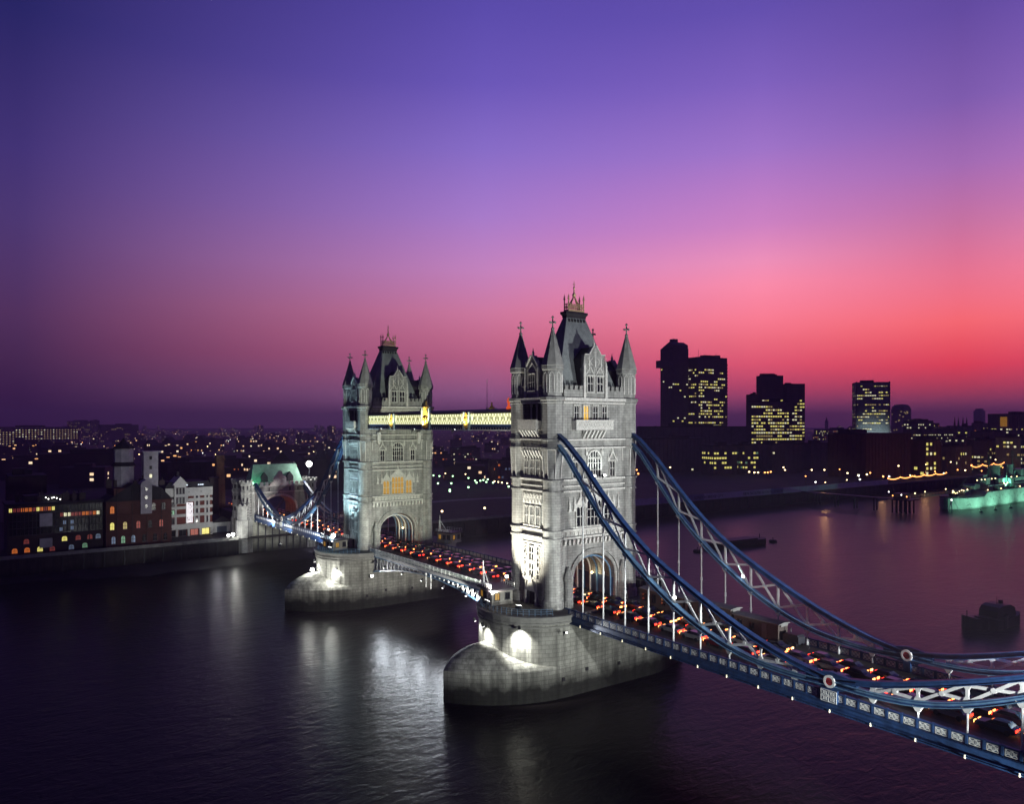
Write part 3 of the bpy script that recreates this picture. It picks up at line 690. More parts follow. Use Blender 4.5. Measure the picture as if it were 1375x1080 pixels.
def suspension_truss(label, y, flip):
    f = (lambda x: -82.3-x) if flip else (lambda x: x)
    X0 = f(61.5); t = thing('suspension_truss', label, 'suspension chain', (X0, y, 14.0))
    def fin(mb, name, m, parent=t):
        mb.v = [(f(x)-X0, yy, z-14.0) for x, yy, z in mb.v]
        if flip: mb.f = [q[::-1] for q in mb.f]
        return mb.build(name, m, parent)
    for P, nm in ((UP,'upper_chord'),(LO,'lower_chord')):
        q = [(x, 0, z) for x, z in interp(P, 3)]
        b = MB(); b.path(q, .5, .6)
        o = fin(b, nm, BLUE)
        b = MB(); b.path([(x,0,z+.33) for x,_,z in q], .92, .09); b.path([(x,0,z-.33) for x,_,z in q], .92, .09)
        for s in (-1,1): b.path([(x,s*.27,z+.02) for x,_,z in q], .06, .18)
        fin(b, 'flange', BLUE2 if nm == 'lower_chord' else BLUE, o)
    for k in range(1, 16):
        if k == 10: continue
        (x, zu), (_, zl) = UP[k], LO[k]
        if zu-zl > .9:
            b = MB(); b.bar((x,0,zl+.3),(x,0,zu-.3),.3,.3,0,(1,0,0)); b.fru((.45,.16),(.16,.13),zl+.32,zl+.9,0,(x,0)); b.fru((.16,.13),(.45,.16),zu-.9,zu-.32,0,(x,0)); fin(b, 'post', WHITE)
        b = MB(); zd = road_z(f(x))+.2
        b.fru((.2,.2),(.55,.3), zl-.95, zl-.34, 0, (x,0)); b.rod((x,0,zd),(x,0,zl-.9),.13,8)
        if zl-zd > 6: b.rod((x,0,zd+(zl-zd)*.5-.3),(x,0,zd+(zl-zd)*.5+.3),.2,8)
        b.rod((x,0,zd-.3),(x,0,zd+.5),.22,8)
        fin(b, 'hanger', WHITE)
    for k in range(1, 16):
        if k in (9, 10): continue
        (xa, ua), (xb, ub) = UP[k], UP[k+1]; (_, la), (_, lb) = LO[k], LO[k+1]
        if min(ua-la, ub-lb) < 1.0 and k in (8,11): pass
        b = MB(); b.bar((xa+.25,.06,ua-.4),(xb-.25,.06,lb+.4),.2,.34); fin(b, 'diagonal', WHITE)
        b = MB(); b.bar((xa+.25,-.06,la+.4),(xb-.25,-.06,ub-.4),.2,.34); b.rod(((xa+xb)/2,-.2,(ua+la+ub+lb)/4),((xa+xb)/2,.2,(ua+la+ub+lb)/4),.3,8); fin(b, 'diagonal', WHITE)
    (xa, ua), (xb, ub) = UP[9], UP[10]
    b = MB(); x = 61.5; z = 16.55
    b.prism([(x-3.4,z+.45),(x-1.2,z+1.05),(x,z+1.25),(x+1.2,z+1.1),(x+3.4,z+.85),(x+3.6,z-.1),(x+1.2,z-1.0),(x,z-1.2),(x-1.2,z-1.0),(x-3.4,z-.75)], 'y', -.3, .3)
    b.box(x-.5,x+.5,-.35,.35,road_z(f(x))+.2,z-.9)
    fin(b, 'pin_plate', BLUE)
    for s in (-1, 1):
        b = MB()
        for k in range(20):
            a, c = 2*PI*k/20, 2*PI*(k+1)/20
            b.prism([(x+.5*math.cos(a), z+.5*math.sin(a)),(x+.8*math.cos(a), z+.8*math.sin(a)),(x+.8*math.cos(c), z+.8*math.sin(c)),(x+.5*math.cos(c), z+.5*math.sin(c))], 'y', s*.3, s*.48)
        o = fin(b, 'pin_roundel', WHITE)
        b = MB(); b.prism([(x+.49*math.cos(2*PI*k/20), z+.49*math.sin(2*PI*k/20)) for k in range(20)], 'y', s*.3, s*.46)
        fin(b, 'roundel_boss', RED, o)
    b = MB(); yo = .16 if y > 0 else -.16
    b.box(x-1.15,x+1.15,min(yo,yo*3.4),max(yo,yo*3.4),13.95,15.6); fin(b, 'badge_plate', BLUE)
    b = MB()
    for s in (-1, 1):
        yy = (y/abs(y))*(.36+.21*s) 
        for x2 in (x-.5, x+.5):
            for z2 in (14.4, 15.1):
                b.bar((x2-.36,yy,z2-.26),(x2+.36,yy,z2+.26),.07,.1); b.bar((x2+.36,yy,z2-.26),(x2-.36,yy,z2+.26),.07,.1)
                b.path([(x2+.26*math.cos(PI*k/4), yy, z2+.22*math.sin(PI*k/4)) for k in range(9)], .07,.08,0,(0,1,0))
        for z2 in (14.02,14.75,15.48): b.bar((x-1.05,yy,z2),(x+1.05,yy,z2),.06,.07)
        for x2 in (x-1.05,x,x+1.05): b.bar((x2,yy,14.0),(x2,yy,15.5),.06,.07)
    fin(b, 'badge_fretwork', WHITE)
    return t
tr_nd = suspension_truss('nearest blue and white suspension truss, sweeping down from the nearer tower across the foreground', -TB, False)
tr_nu = suspension_truss('blue suspension truss on the far side of the foreground road span, silhouetted against the water', TB, False)
tr_fd = suspension_truss('brightly lit far suspension truss curving from the farther tower down to the gatehouse', -TB, True)
tr_fu = suspension_truss('far suspension truss on the upstream side of the gatehouse span, mostly hidden behind its twin', TB, True)

# ------------------------------------------------------------------ bascule leaves
def bascule(label, flip):
    f = (lambda x: -82.3-x) if flip else (lambda x: x)
    X0 = f(-10.65); t = thing('bascule_leaf', label, 'drawbridge leaf', (X0, 0, 13.0))
    def fin(mb, name, m, parent=t):
        mb.v = [(f(x)-X0, y, z-13.0) for x, y, z in mb.v]
        if flip: mb.f = [q[::-1] for q in mb.f]
        return mb.build(name, m, parent)
    xs = [-8.8-32.3*i/8 for i in range(9)]; bot = lambda x: 9.3+3.9*math.sin(PI/2*min(1, (-x-8.8)/32.3))
    b = MB()
    for a, c in zip(xs, xs[1:]):
        za, zc = road_z(f(a)), road_z(f(c)); b.add([(a,-9.1,za-.5),(c,-9.1,zc-.5),(c,9.1,zc-.5),(a,9.1,za-.5),(a,-9.1,za-.2),(c,-9.1,zc-.2),(c,9.1,zc-.2),(a,9.1,za-.2)], [(0,1,2,3),(7,6,5,4),(4,5,1,0),(5,6,2,1),(6,7,3,2),(7,4,0,3)])
    fin(b, 'deck_slab', DECKMAT)
    for y in (-9.3, -3.1, 3.1, 9.3):
        b = MB(); xb = [-8.8-32.2*i/16 for i in range(17)]
        b.path([(x,y,bot(x)) for x in xb], .7, .35); b.path([(x,y,road_z(f(x))-.75) for x in xb], .5, .4)
        fin(b, 'main_girder', BLUE2)
        for i in range(16):
            a, c = xb[i], xb[i+1]
            b = MB(); b.bar((a,y,bot(a)),(a,y,road_z(f(a))-.6),.36,.36,0,(1,0,0)); 
            if bot(a) < 12.6: b.bar((a,y,road_z(f(a))-.8),(c,y,bot(c)),.2,.25)
            fin(b, 'web_strut', WHITE)
    for s in (-1, 1):
        b = MB(); P = lambda x, dz: (x, s*9.55, road_z(f(x))+dz)
        xb = [-8.8-32.2*i/8 for i in range(9)]
        for dz, w, h in ((-.3,.3,.5),(.07,.45,.12),(1.22,.34,.13)): b.path([P(x, dz) for x in xb], w, h)
        for i in range(19): x = -8.8-i*1.79; b.box(x-.12,x+.12,s*9.55-.14,s*9.55+.14,road_z(f(x))+.1,road_z(f(x))+1.35)
        fin(b, 'parapet_rail', BLUE if s > 0 else WHITE)
        for i in range(18): x = -8.8-(i+.5)*1.79; link('parapet_panel', PANEL, t, (f(x)-X0, s*9.55, road_z(f(x))+.14-13.0))
    b = MB(); b.rod((-40,-9.9,10.6),(-40,-9.9,14),.12,6); fin(b, 'signal_post', WHITE)
    return t
bascule('nearer drawbridge leaf between the towers, joining the near pier', False)
bascule('farther drawbridge leaf with brightly lit white lattice girder beside the far pier', True)

# ------------------------------------------------------------------ high-level walkways
LATTICE = mat('lattice_glow', (.8,.8,.6), .5, emit=(L((246,246,196)), 1.35))  # emissive sheet standing in for floodlight on the walkway lattice
def walkway(label, s):
    t = thing('high_walkway', label, 'walkway', (-41.15, s*7.8, 47.8))
    def fin(mb, name, m, parent=t, smooth=False):
        mb.v = [(x+41.15, y-s*7.8, z-47.8) for x, y, z in mb.v]; return mb.build(name, m, parent)
    x0, x1 = -76.2, -6.1
    b = MB(); b.box(x0,x1,s*6.4-.0,s*9.2,48.3,48.6); b.box(x0,x1,s*9.0,s*9.35,47.95,49.0); b.box(x0,x1,s*6.25,s*6.55,47.95,49.0); fin(b, 'floor_girder', BLUE)
    b = MB()
    for i in range(70):
        x = x0+.5+i; b.box(x-.12,x+.12,s*9.35,s*9.45,48.0,48.35)
    b.box(x0,x1,s*9.3,s*9.55,47.75,47.95); b.box(x0,x1,s*9.2,s*9.6,49.0,49.12); fin(b, 'fret_edge', WHITE)
    b = MB(); b.box(x0,x1,s*9.12,s*9.18,49.12,51.35); b.box(x0,x1,s*6.42,s*6.48,49.12,51.35); fin(b, 'glow_panel', LATTICE)
    for y in (9.28, 6.32):
        b = MB(); n = 66; dx = (x1-x0)/n
        for i in range(n):
            x = x0+i*dx; b.bar((x,s*y,49.15),(x+dx,s*y,51.3),.07,.13); b.bar((x+dx,s*y,49.15),(x,s*y,51.3),.07,.13)
            if i % 2 == 0: b.prism([(x+dx,50.0),(x+dx+.2,50.3),(x+dx,50.75),(x+dx-.2,50.3)], 'y', s*y-.06, s*y+.06)
        b.bar((x0,s*y,51.35),(x1,s*y,51.35),.16,.14); fin(b, 'lattice', mat('lattice_paint', (.6,.62,.42), .5))
    b = MB(); b.prism([(s*6.1,51.45),(s*9.5,51.45),(s*9.5,51.75),(s*7.8,52.3),(s*6.1,51.75)], 'x', x0, x1); fin(b, 'roof', DARKLEAD)
    for xc, big in ((-60.9,0),(-43.2,1),(-25.0,0)):
        b = MB(); y = s*9.4; h = 53.2 if big else 51.9; w = 1.1 if big else .7
        for e in (-1, 1): b.box(xc+e*w*1.5-.3, xc+e*w*1.5+.3, min(y-s*.1,y+s*.3), max(y-s*.1,y+s*.3), 47.7, h-.6); b.ball((xc+e*w*1.5, y+s*.1, h-.3), .32, 8)
        fin(b, 'crest_pier', mat('crest_blue_white', (.45,.6,.65), .5))
        b = MB(); b.prism([(xc-w,48.2),(xc+w,48.2),(xc+w,h-1.6),(xc+w*.7,h-.9),(xc,h-.2),(xc-w*.7,h-.9),(xc-w,h-1.6)], 'y', y, y+s*.3)
        b.ball((xc, y+s*.4, 49.8), .75*w, 8, 0, 1.3)
        for e in (-1,1): b.ball((xc+e*w*.7, y+s*.35, 50.2), .4*w, 8, 0, 1.8); b.ball((xc+e*w*.6, y+s*.35, 48.9), .35*w, 6)
        if big: b.lathe([(.7,52.6),(.8,53.2),(.35,53.7),(.2,54.0),(.25,54.3),(.03,54.8)], 8, (xc, y))
        fin(b, 'crest', mat('lit_gilded_crest', (.9,.6,.12), .45, emit=(L((250,190,60)), .55) if False else None))
    return t
walkway('lit high walkway nearer the camera, cream lattice with a gilded crest between the tower tops', -1)
walkway('second high walkway behind the lit one, between the tower tops', 1)
t = thing('flagpole', 'thin white flagpole standing on the high walkway beside the nearer tower', 'flagpole', (-19.5, -7.8, 52.2))
b = MB(); b.rod((0,0,0),(0,0,6.2),.08,6,0,.04); b.build('pole', WHITE, t); b = MB(); b.lathe([(.3,0),(.2,.3),(.1,.5)],8); b.ball((0,0,6.25),.12,6); b.build('pole_base', WHITE, t)
t = thing('beacon', 'small red beacon figure on the walkway roof against the nearer tower', 'beacon', (-11.5, -7.8, 52.2))
b = MB(); b.lathe([(.5,0),(.5,.4),(.25,.6),(.2,1.2),(.35,1.3),(.35,1.9),(.05,2.4)],8); b.build('lantern', mat('red_lamp', (1,.2,.05), emit=((.9,.12,.03), .7)), t)

# ------------------------------------------------------------------ south abutment gatehouse
def gatehouse():
    t = thing('abutment_gatehouse', 'crenellated stone gatehouse at the far end of the bridge with green lit roof', 'gatehouse', (-181, 0, 0))
    def fin(mb, name, m, parent=t, smooth=False):
        mb.v = [(x+181, y, z) for x, y, z in mb.v]; return mb.build(name, m, parent)
    x1, x0 = -175.2, -187
    prof = [(11.5,5),(11.5,25.4),(-11.5,25.4),(-11.5,5),(-11.5,13.2),(-6.2,13.2)]; prof = [(11.5,13.2),(11.5,25.4),(-11.5,25.4),(-11.5,13.2),(-6.3,13.2)]+[(y,z) for y,z in reversed(arch_profile(6.3,16.5,21.6))]+[(6.3,13.2)]
    b = MB(); b.prism(prof, 'x', x0, x1); fin(b, 'gate_block', STONE)
    b = MB(); b.box(x0,-174.6,-14.5,14.5,-3,13.1); fin(b, 'abutment_base', mat('abutment_stone', (.3,.3,.26), .85, blocks=(1.6,.7,.6,.85), streak=.5, tide=(1.5,4.5,.2)))
    b = MB()
    for i in range(11): b.box(-174.6,-174.2,-14+i*2.7,-13.6+i*2.7,-2,12.4)
    fin(b, 'timber_fender', IRON)
    b = MB(); a = arch_profile(6.4,16.5,21.7,10); c = arch_profile(7.1,16.5,22.5,10)
    for p,q,r_,w in zip(a,a[1:],c[1:],c): b.prism([p,q,r_,w],'x',x1,x1+.4)
    for z in (23.0, 25.4): b.box(x1-.01,x1+.4,-11.6,11.6,z,z+.4)
    for i in range(12):
        y = -10.8+i*1.95
        if abs(y) > 2.6: b.box(x1-.5,x1+.25,y-.6,y+.6,25.8,27.1)
    b.prism([(-2.6,25.8),(2.6,25.8),(2.6,28.5),(2,29.2),(1.2,29.6),(.8,30.8),(0,31.4),(-.8,30.8),(-1.2,29.6),(-2,29.2),(-2.6,28.5)],'x',x1-.5,x1+.35); fin(b, 'parapet', TRIM)
    b = MB()
    for y in (-7.2,-4,4,7.2): b.box(x1+.02,x1+.1,y-.25,y+.25,23.6,24.9)
    fin(b, 'slit_window', VOID)
    for sy in (-1, 1):
        for xx, rr, zt in ((-175.6,2.0,27.6),(-186.5,2.0,27.6)):
            c = (xx, sy*12.6); b = MB()
            b.lathe([(rr+.5,-2),(rr+.5,12.8),(rr+.3,13.2),(rr,14),(rr,22.8),(rr+.3,23.4),(rr+.3,24.0),(rr,24.1),(rr,zt-1.6),(rr+.35,zt-1),(rr+.35,zt-.3)],8,c,0,PI/8)
            for k in range(8): a2 = 2*PI*k/8; b.box(c[0]+(rr+.1)*math.cos(a2)-.4,c[0]+(rr+.1)*math.cos(a2)+.4,c[1]+(rr+.1)*math.sin(a2)-.4,c[1]+(rr+.1)*math.sin(a2)+.4,zt-.3,zt+.6)
            tr = fin(b, 'turret', STONE)
            b = MB()
            for a2 in (0,-PI/4,-PI/2):
                for z in (16,20.2,24.6): b.T = Matrix.Translation((c[0]+(rr-.08)*math.cos(a2), c[1]+(rr-.08)*math.sin(a2), 0))@Matrix.Rotation(a2,4,'Z'); b.box(-.1,.1,-.28,.28,z,z+1.4)
            fin(b, 'slit_window', VOID, tr)
    b = MB()
    b.lathe([(2.2,13.5),(2.2,17.8),(2.5,18.2),(2.5,18.9)],8,(-173.6,-14.3),0,PI/8)
    for k in range(8): a2 = 2*PI*k/8; b.box(-173.6+2.2*math.cos(a2)-.4,-173.6+2.2*math.cos(a2)+.4,-14.3+2.2*math.sin(a2)-.4,-14.3+2.2*math.sin(a2)+.4,18.9,19.6)
    b.lathe([(2.6,-2),(2.6,13.5)],8,(-173.6,-14.3),0,PI/8); fin(b, 'stair_turret', STONE)
    COPPER = mat('green_copper', (.2,.36,.28), .7, var=.3)
    b = MB(); b.add([(-177.6,-10.3,26),(-177.6,10.3,26),(-186,10.3,26),(-186,-10.3,26),(-180.8,-8.4,33.6),(-180.8,8.4,33.6),(-182.8,8.4,33.6),(-182.8,-8.4,33.6)],[(0,1,5,4),(1,2,6,5),(2,3,7,6),(3,0,4,7),(4,5,6,7)]); fin(b, 'roof', COPPER)
    b = MB()
    for i in range(14): y = -8.2+i*1.26; b.rod((-181.8,y,33.6),(-181.8,y,34.4),.08,5)
    b.bar((-181.8,-8.3,34.2),(-181.8,8.3,34.2),.08,.08); fin(b, 'roof_cresting', DARKLEAD)
    for y in (-5,5): b = MB(); b.prism([(y-1.2,27),(y+1.2,27),(y+1.2,29),(y,30.6),(y-1.2,29)],'x',-182,-177.4); fin(b,'roof_dormer',DARKLEAD)
    # inner braces seen through the arch
    b = MB(); b.bar((-186,1,13.6),(-186,6,20.6),.5,.5); fin(b,'arch_brace',BLUE2)
    ap = MB(); ap.box(-300,-187.2,-9,9,6.9,13.0); tag(ap.build('approach_viaduct', mat('viaduct_brick', (.12,.08,.06), .85, blocks=(.6,.3,.6,.8))), 'brick approach viaduct running inland behind the gatehouse', 'viaduct')
    return t
gatehouse()
# ------------------------------------------------------------------ control cabins on the pier ends
HUTSTONE = mat('hut_stone', (.3,.29,.26), .85, blocks=(.9,.4,.7,.85))
def hut(x, y, rz, label, mast):
    t = thing('control_cabin', label, 'cabin', (x, y, 14.8), rz)
    b = MB(); b.box(-2.6,2.6,-2.2,2.2,0,2.7); b.box(-2.75,2.75,-2.35,2.35,0,.4); b.build('wall', HUTSTONE, t)
    b = MB(); b.box(-3.1,3.1,-2.7,2.7,2.7,2.95); b.box(-2.9,2.9,-2.5,2.5,2.95,3.1); b.build('roof', DARKLEAD, t)
    for f, c, o, us in (('+x',(0,0),2.62,(-1.1,1.1)),('-y',(0,0),2.22,(-1.6,0,1.6)),('-x',(0,0),2.62,(-1.1,1.1)),('+y',(0,0),2.22,(-1.6,1.6))):
        for u in us:
            T = face_T(f, c, o); g = MB(); g.box(-.45,.45,0,.04,1.0,2.2,1); g.box(-.55,-.45,0,.1,.9,2.3,0); g.box(.45,.55,0,.1,.9,2.3,0); g.box(-.6,.6,0,.12,.85,1.0,0); g.box(-.6,.6,0,.1,2.2,2.3,0); g.box(-.03,.03,.04,.08,1,2.2,0)
            link('window', g.mesh('window', [IRON, AMBERGLASS if u > 0 else GLASS]), t, T @ Vector((u,0,0)), FACE[f])
    b = MB()
    for i in range(7): b.rod((-2.8+i*.93,-2.5,3.1),(-2.8+i*.93,-2.5,3.9),.04,5); b.rod((-2.8+i*.93,2.5,3.1),(-2.8+i*.93,2.5,3.9),.04,5)
    for yy in (-2.5,2.5): b.bar((-2.8,yy,3.9),(2.8,yy,3.9),.06,.06); b.bar((-2.8,yy,3.5),(2.8,yy,3.5),.05,.05)
    b.build('roof_rail', WHITE, t)
    if mast:
        b = MB(); b.prism([(-2.4,3.1),(-1.7,3.1),(-2.0,6.6),(-2.2,6.6)],'y',-1.9,-1.6); b.bar((-2.1,-1.75,6.5),(.6,-1.75,3.3),.12,.14); b.rod((-2.1,-1.75,6.5),(-2.1,-1.75,7.8),.07,6)
        for k in range(4): z = 3.6+k*.7; b.bar((-1.9,-1.75,z),(.3-k*.6,-1.75,z),.07,.07)
        b.build('signal_mast', WHITE, t)
        b = MB(); b.box(-2.6,-1.4,-2.0,-1.4,3.1,3.6); b.box(.2,.8,-2,-1.4,3.1,3.7); b.box(-.5,-.1,-2,-1.4,3.1,3.5); b.build('signal_gear', WHITE, t)
    b = MB(); b.box(-3.0,-2.65,1.2,1.9,0,2); b.build('door', BLUE, t)
    return t
hut(-5.2, -15.2, R(-8), 'stone control cabin with lit windows and white signal mast on the nearer pier', True)
hut(-82.3, -16.0, R(12), 'stone control cabin with bright floodlight on its roof on the farther pier, downstream end', False)
hut(-76.0, 16.5, R(20), 'bluish control cabin with roof gear on the farther pier, upstream end beyond the tower', True)
hut(4.0, 16.0, R(0), 'control cabin on the upstream end of the nearer pier, hidden behind the tower', False)

def post_lamp(x, y, z, h, label, group=None, glow=LAMPW, name='lamp_post', r=.32, cat='lamp post'):
    t = thing(name, label, cat, (x, y, z), 0, group)
    b = MB(); b.lathe([(.22,0),(.22,.3),(.12,.5),(.08,h*.5),(.12,h*.52),(.06,h-.35),(.2,h-.25),(.2,h-.2)], 8); b.bar((-.35,0,h-.6),(.35,0,h-.6),.05,.05); b.build('post', IRON, t)
    b = MB(); b.ball((0,0,h+.05), r, 8); b.build('globe', glow, t); b = MB(); b.lathe([(r*.7,h+r*.8),(.05,h+r*1.5)],6); b.build('cap', IRON, t)
    return t
post_lamp(-7.2,-11.3,14.8,4.1,'black lamp post with white globe beside the nearer tower base', r=.4)
post_lamp(-93.2,-13.5,14.8,4.0,'lamp post with bright globe beside the cabin on the farther pier')
post_lamp(-88.5,22.0-6,14.8,5.2,'lamp post on the upstream end of the farther pier, right of the tower')
for y, s in ((69,0),(91,1)):
    post_lamp(BANK-2.0, y, 7, 4.6, ['riverside lamp post nearest the farther tower on the park promenade','riverside lamp post nearest the nearer tower on the park promenade'][s], None, LAMPWARM, 'promenade_lamp', .5)

# floodlights one can see
def flood(x, y, z, d, label, lens=FLOOD, w=.9):
    """a floodlight box on a bracket, facing direction d"""
    t = thing('floodlight', label, 'floodlight', (x, y, z))
    d = Vector(d).normalized(); b = MB(); b.bar((0,0,0), d*.7, w, w*.8); b.bar((0,0,-.6),(0,0,0),.12,.12); b.build('housing', IRON, t)
    b = MB(); b.bar(d*.71, d*.76, w*.9, w*.7); b.build('lens', lens, t)
    return t
WARMW = (1,.94,.78); COOLW = (.92,1,.96); CYAN = (.55,.88,1); GREENW = (.92,1,.8)
def fl(pos, target, power, col, ang, label, blend=.6, size=.25, lens=FLOOD, w=.9):
    p = Vector(pos); d = (Vector(target)-p).normalized()
    t = flood(*pos, d, label, lens, w); spot(t, d*1.0, Vector(target)-p, power, col, ang, blend, size); return t

# portable site cabins along the upstream footway
def site_cabin(x, l, h, label, flue):
    t = thing('site_cabin', label, 'site cabin', (x, 7.6, road_z(x)+.13))
    BR = mat('cabin_boards', (.07,.055,.05), .8, blocks=(6,.25,.6,.9)); RF = mat('cabin_roof', (.17,.17,.17), .8)
    b = MB(); b.box(-l/2,l/2,-1.25,1.25,.25,h); b.box(-l/2+.4,-l/2+1,-1.1,1.1,0,.25); b.box(l/2-1,l/2-.4,-1.1,1.1,0,.25); b.build('wall', BR, t)
    b = MB(); b.prism([(-1.5,h),(1.5,h),(1.5,h+.12),(0,h+.3),(-1.5,h+.12)],'x',-l/2-.25,l/2+.35); b.build('roof', RF, t)
    n = int(l/2.4)
    for i in range(n):
        g = MB(); u = -l/2+1.2+i*2.4
        if i == n-1:
            g.box(-.45,.45,-.06,0,.3,h-.35); link('door', g.mesh('door', mat('cabin_door',(.12,.11,.12),.6)), t, (u,-1.25,0))
        else:
            g.box(-.5,.5,-.05,0,1.2,h-.6,0); g.box(-.6,.6,-.08,-.05,1.1,1.2,1); g.box(-.6,.6,-.08,-.05,h-.6,h-.5,1); g.box(-.04,.04,-.08,-.05,1.2,h-.6,1); link('window', g.mesh('window', [GLASS, IRON]), t, (u,-1.25,0))
    b = MB(); b.box(l/2+.02,l/2+.3,-.9,.9,h-.35,h-.05); b.build('porch_light_box', RF, t)
    return t
site_cabin(17.2, 10.5, 3.3, 'dark boarded site cabin on the bridge footway nearest the tower', 0)
site_cabin(28.2, 10.0, 3.4, 'middle grey-roofed site cabin on the upstream footway of the bridge', 0)
site_cabin(38.2, 8.6, 2.9, 'grey-roofed site cabin farthest from the tower with a door at its end', 1)
t = thing('compressor', 'dark towed compressor parked at the end of the site cabins', 'compressor', (44.6, 7.6, road_z(44)+.13))
b = MB(); b.box(-1.5,1.3,-.9,.9,.5,1.5); b.prism([(-1.5,1.5),(1.3,1.5),(1.0,1.85),(-1.2,1.85)],'y',-.85,.85); b.build('body', IRON, t)
for x in (-.8,.7):
    for y in (-1,1): b = MB(); b.rod((x,y*.85,.4),(x,y*1.05,.4),.4,12); b.build('wheel', IRON, t)
b = MB(); b.bar((1.3,0,.55),(2.6,0,.45),.12,.12); b.rod((2.5,0,0),(2.5,0,.6),.07,6); b.build('tow_bar', IRON, t); b = MB(); b.rod((-.9,.4,1.85),(-.9,.4,2.5),.08,8); b.build('exhaust', IRON, t)

# ------------------------------------------------------------------ traffic on the bridge
def car(label, paint=(.02,.02,.025), pname='dark_car_paint'):
    t = thing('car', label, 'car', (0,0,0), 0, None)
    CARP = mat(pname, paint, .3, .3)
    b = MB(); b.prism([(-2.1,.35),(2.1,.35),(2.15,.65),(2.0,.85),(.95,.95),(-1.7,1.0),(-2.15,.9)],'y',-.82,.82)
    b.box(-2.2,-2.05,-.8,.8,.42,.6); b.box(2.05,2.22,-.8,.8,.38,.55); b.build('body', CARP, t)
    b = MB(); b.add([(-1.75,-.76,.98),(1.0,-.76,.94),(1.0,.76,.94),(-1.75,.76,.98),(-1.25,-.6,1.42),(.25,-.6,1.42),(.25,.6,1.42),(-1.25,.6,1.42)],[(0,1,5,4),(1,2,6,5),(2,3,7,6),(3,0,4,7),(4,5,6,7)]); b.build('cabin', GLASS, t)
    wh = None
    for x in (-1.3,1.3):
        for y in (-1,1):
            b = MB(); b.rod((0,-.1,0),(0,.1,0),.32,12); wh = wh or b.mesh('wheel', IRON); link('wheel', wh, t, (x,y*.76,.32))
    HL = mat('headlamp', (1,.8,.5), emit=((1,.36,.09), 5)); TL = mat('tail_lamp', (1,.1,.05), emit=((1,.03,.016), 5))
    b = MB(); b.box(-.04,.04,-.3,.3,-.15,.15); hm = b.mesh('headlight', HL); b = MB(); b.box(-.04,.04,-.26,.26,-.13,.13); tm = b.mesh('tail_light', TL)
    for y in (-.55,.55): link('headlight', hm, t, (2.16,y,.68)); link('tail_light', tm, t, (-2.18,y,.78))
    return t
G1, G2 = 'cars queuing towards the camera across the bridge', 'cars queuing away from the camera across the bridge'
proto_light = None
L1 = 'car in the upstream lanes of the bridge traffic, headlights glowing orange'
L2 = 'car in the downstream lane of the bridge traffic, red tail lights glowing'
proto = car(L1); proto['group'] = G1; first = True
PR = [proto]+[car(L1, c, n) for c, n in (((.3,.3,.31),'silver_car_paint'),((.14,.015,.02),'maroon_car_paint'),((.03,.05,.12),'navy_car_paint'))]
for proto in PR: spot(proto, (2.3,0,.75), (6.3,0,-.1), 70, (1,.42,.14), 110, .8, .2, 'headlight_beam'); point(proto, (-2.6,0,.8), 5, (1,.06,.03), .2, 'tail_light_glow')
rr = random.Random(5)
used = 0
for lane, x in ((1.35,-236.0),(3.75,-233.5)):
    while x < 98:
        xx = x+rr.uniform(-.2,.2); k = int(rr.random()*4); c = PR[used] if used < 4 else copy_tree(PR[k]); used += 1
        c.location = (xx, lane+rr.uniform(-.1,.1), road_z(xx)); c['label'] = L1; c['group'] = G1
        x += 4.75+(rr.random() < .05)*3
x = -230.0
while x < 92:
    xx = x+rr.uniform(-.3,.3); c = copy_tree(PR[int(rr.random()*4)], None, (xx, -2.6+rr.uniform(-.15,.15), road_z(xx)), PI, L2); c['group'] = G2
    x += 5.0+(rr.random() < .1)*4

# ------------------------------------------------------------------ boats, barge, buoys
HULL = mat('black_hull', (.008,.008,.01), .55)
def hull_mesh(l, w, h, bow=.25, sheer=.5, stern=.1):
    b = MB(); n = 14; rows = []
    for i in range(n+1):
        u = i/n; x = -l/2+l*u; k = 1.0
        if u > 1-bow: q = (u-1+bow)/bow; k = math.sqrt(max(0, 1-q*q*.97))
        if u < stern: k = min(k, .75+.25*u/stern)
        z = h+sheer*(2*u-1)**2
        rows.append([(x,-w/2*k*.8,-.6),(x,-w/2*k,.4),(x,-w/2*k,z),(x,w/2*k,z),(x,w/2*k,.4),(x,w/2*k*.8,-.6)])
    pts = [p for r_ in rows for p in r_]; fs = []
    for i in range(n):
        for j in range(6): fs.append((i*6+j, (i+1)*6+j, (i+1)*6+(j+1) % 6, i*6+(j+1) % 6))
    fs += [tuple(range(6)), tuple(range(n*6, n*6+6))[::-1]]
    b.add(pts, fs); return b
t = thing('dumb_barge', 'long flat black barge moored in mid river beyond the suspension truss', 'barge', (-82.5,155,0), R(84))
hull_mesh(31,7,2.3,.12,.2).build('hull', HULL, t); b = MB(); b.box(-12,9,-2.9,2.9,2.3,2.9); b.build('hatch_cover', HULL, t); b = MB(); b.rod((13,0,2.3),(13,0,4),.15,6); b.build('bollard', HULL, t)
for (x, y), lb in (((-80.5,176),'black mooring buoy just right of the moored barge'),((-82,131),'black mooring buoy left of the moored barge, behind the truss')):
    t = thing('mooring_buoy', lb, 'buoy', (x,y,0)); b = MB(); b.lathe([(.5,-.5),(1.6,-.3),(1.7,.5),(1.3,1.0),(.2,1.1)],14); b.build('float', HULL, t); b = MB(); b.rod((0,0,1.1),(0,0,1.6),.12,6); b.ball((0,0,1.7),.25,6); b.build('ring', HULL, t)
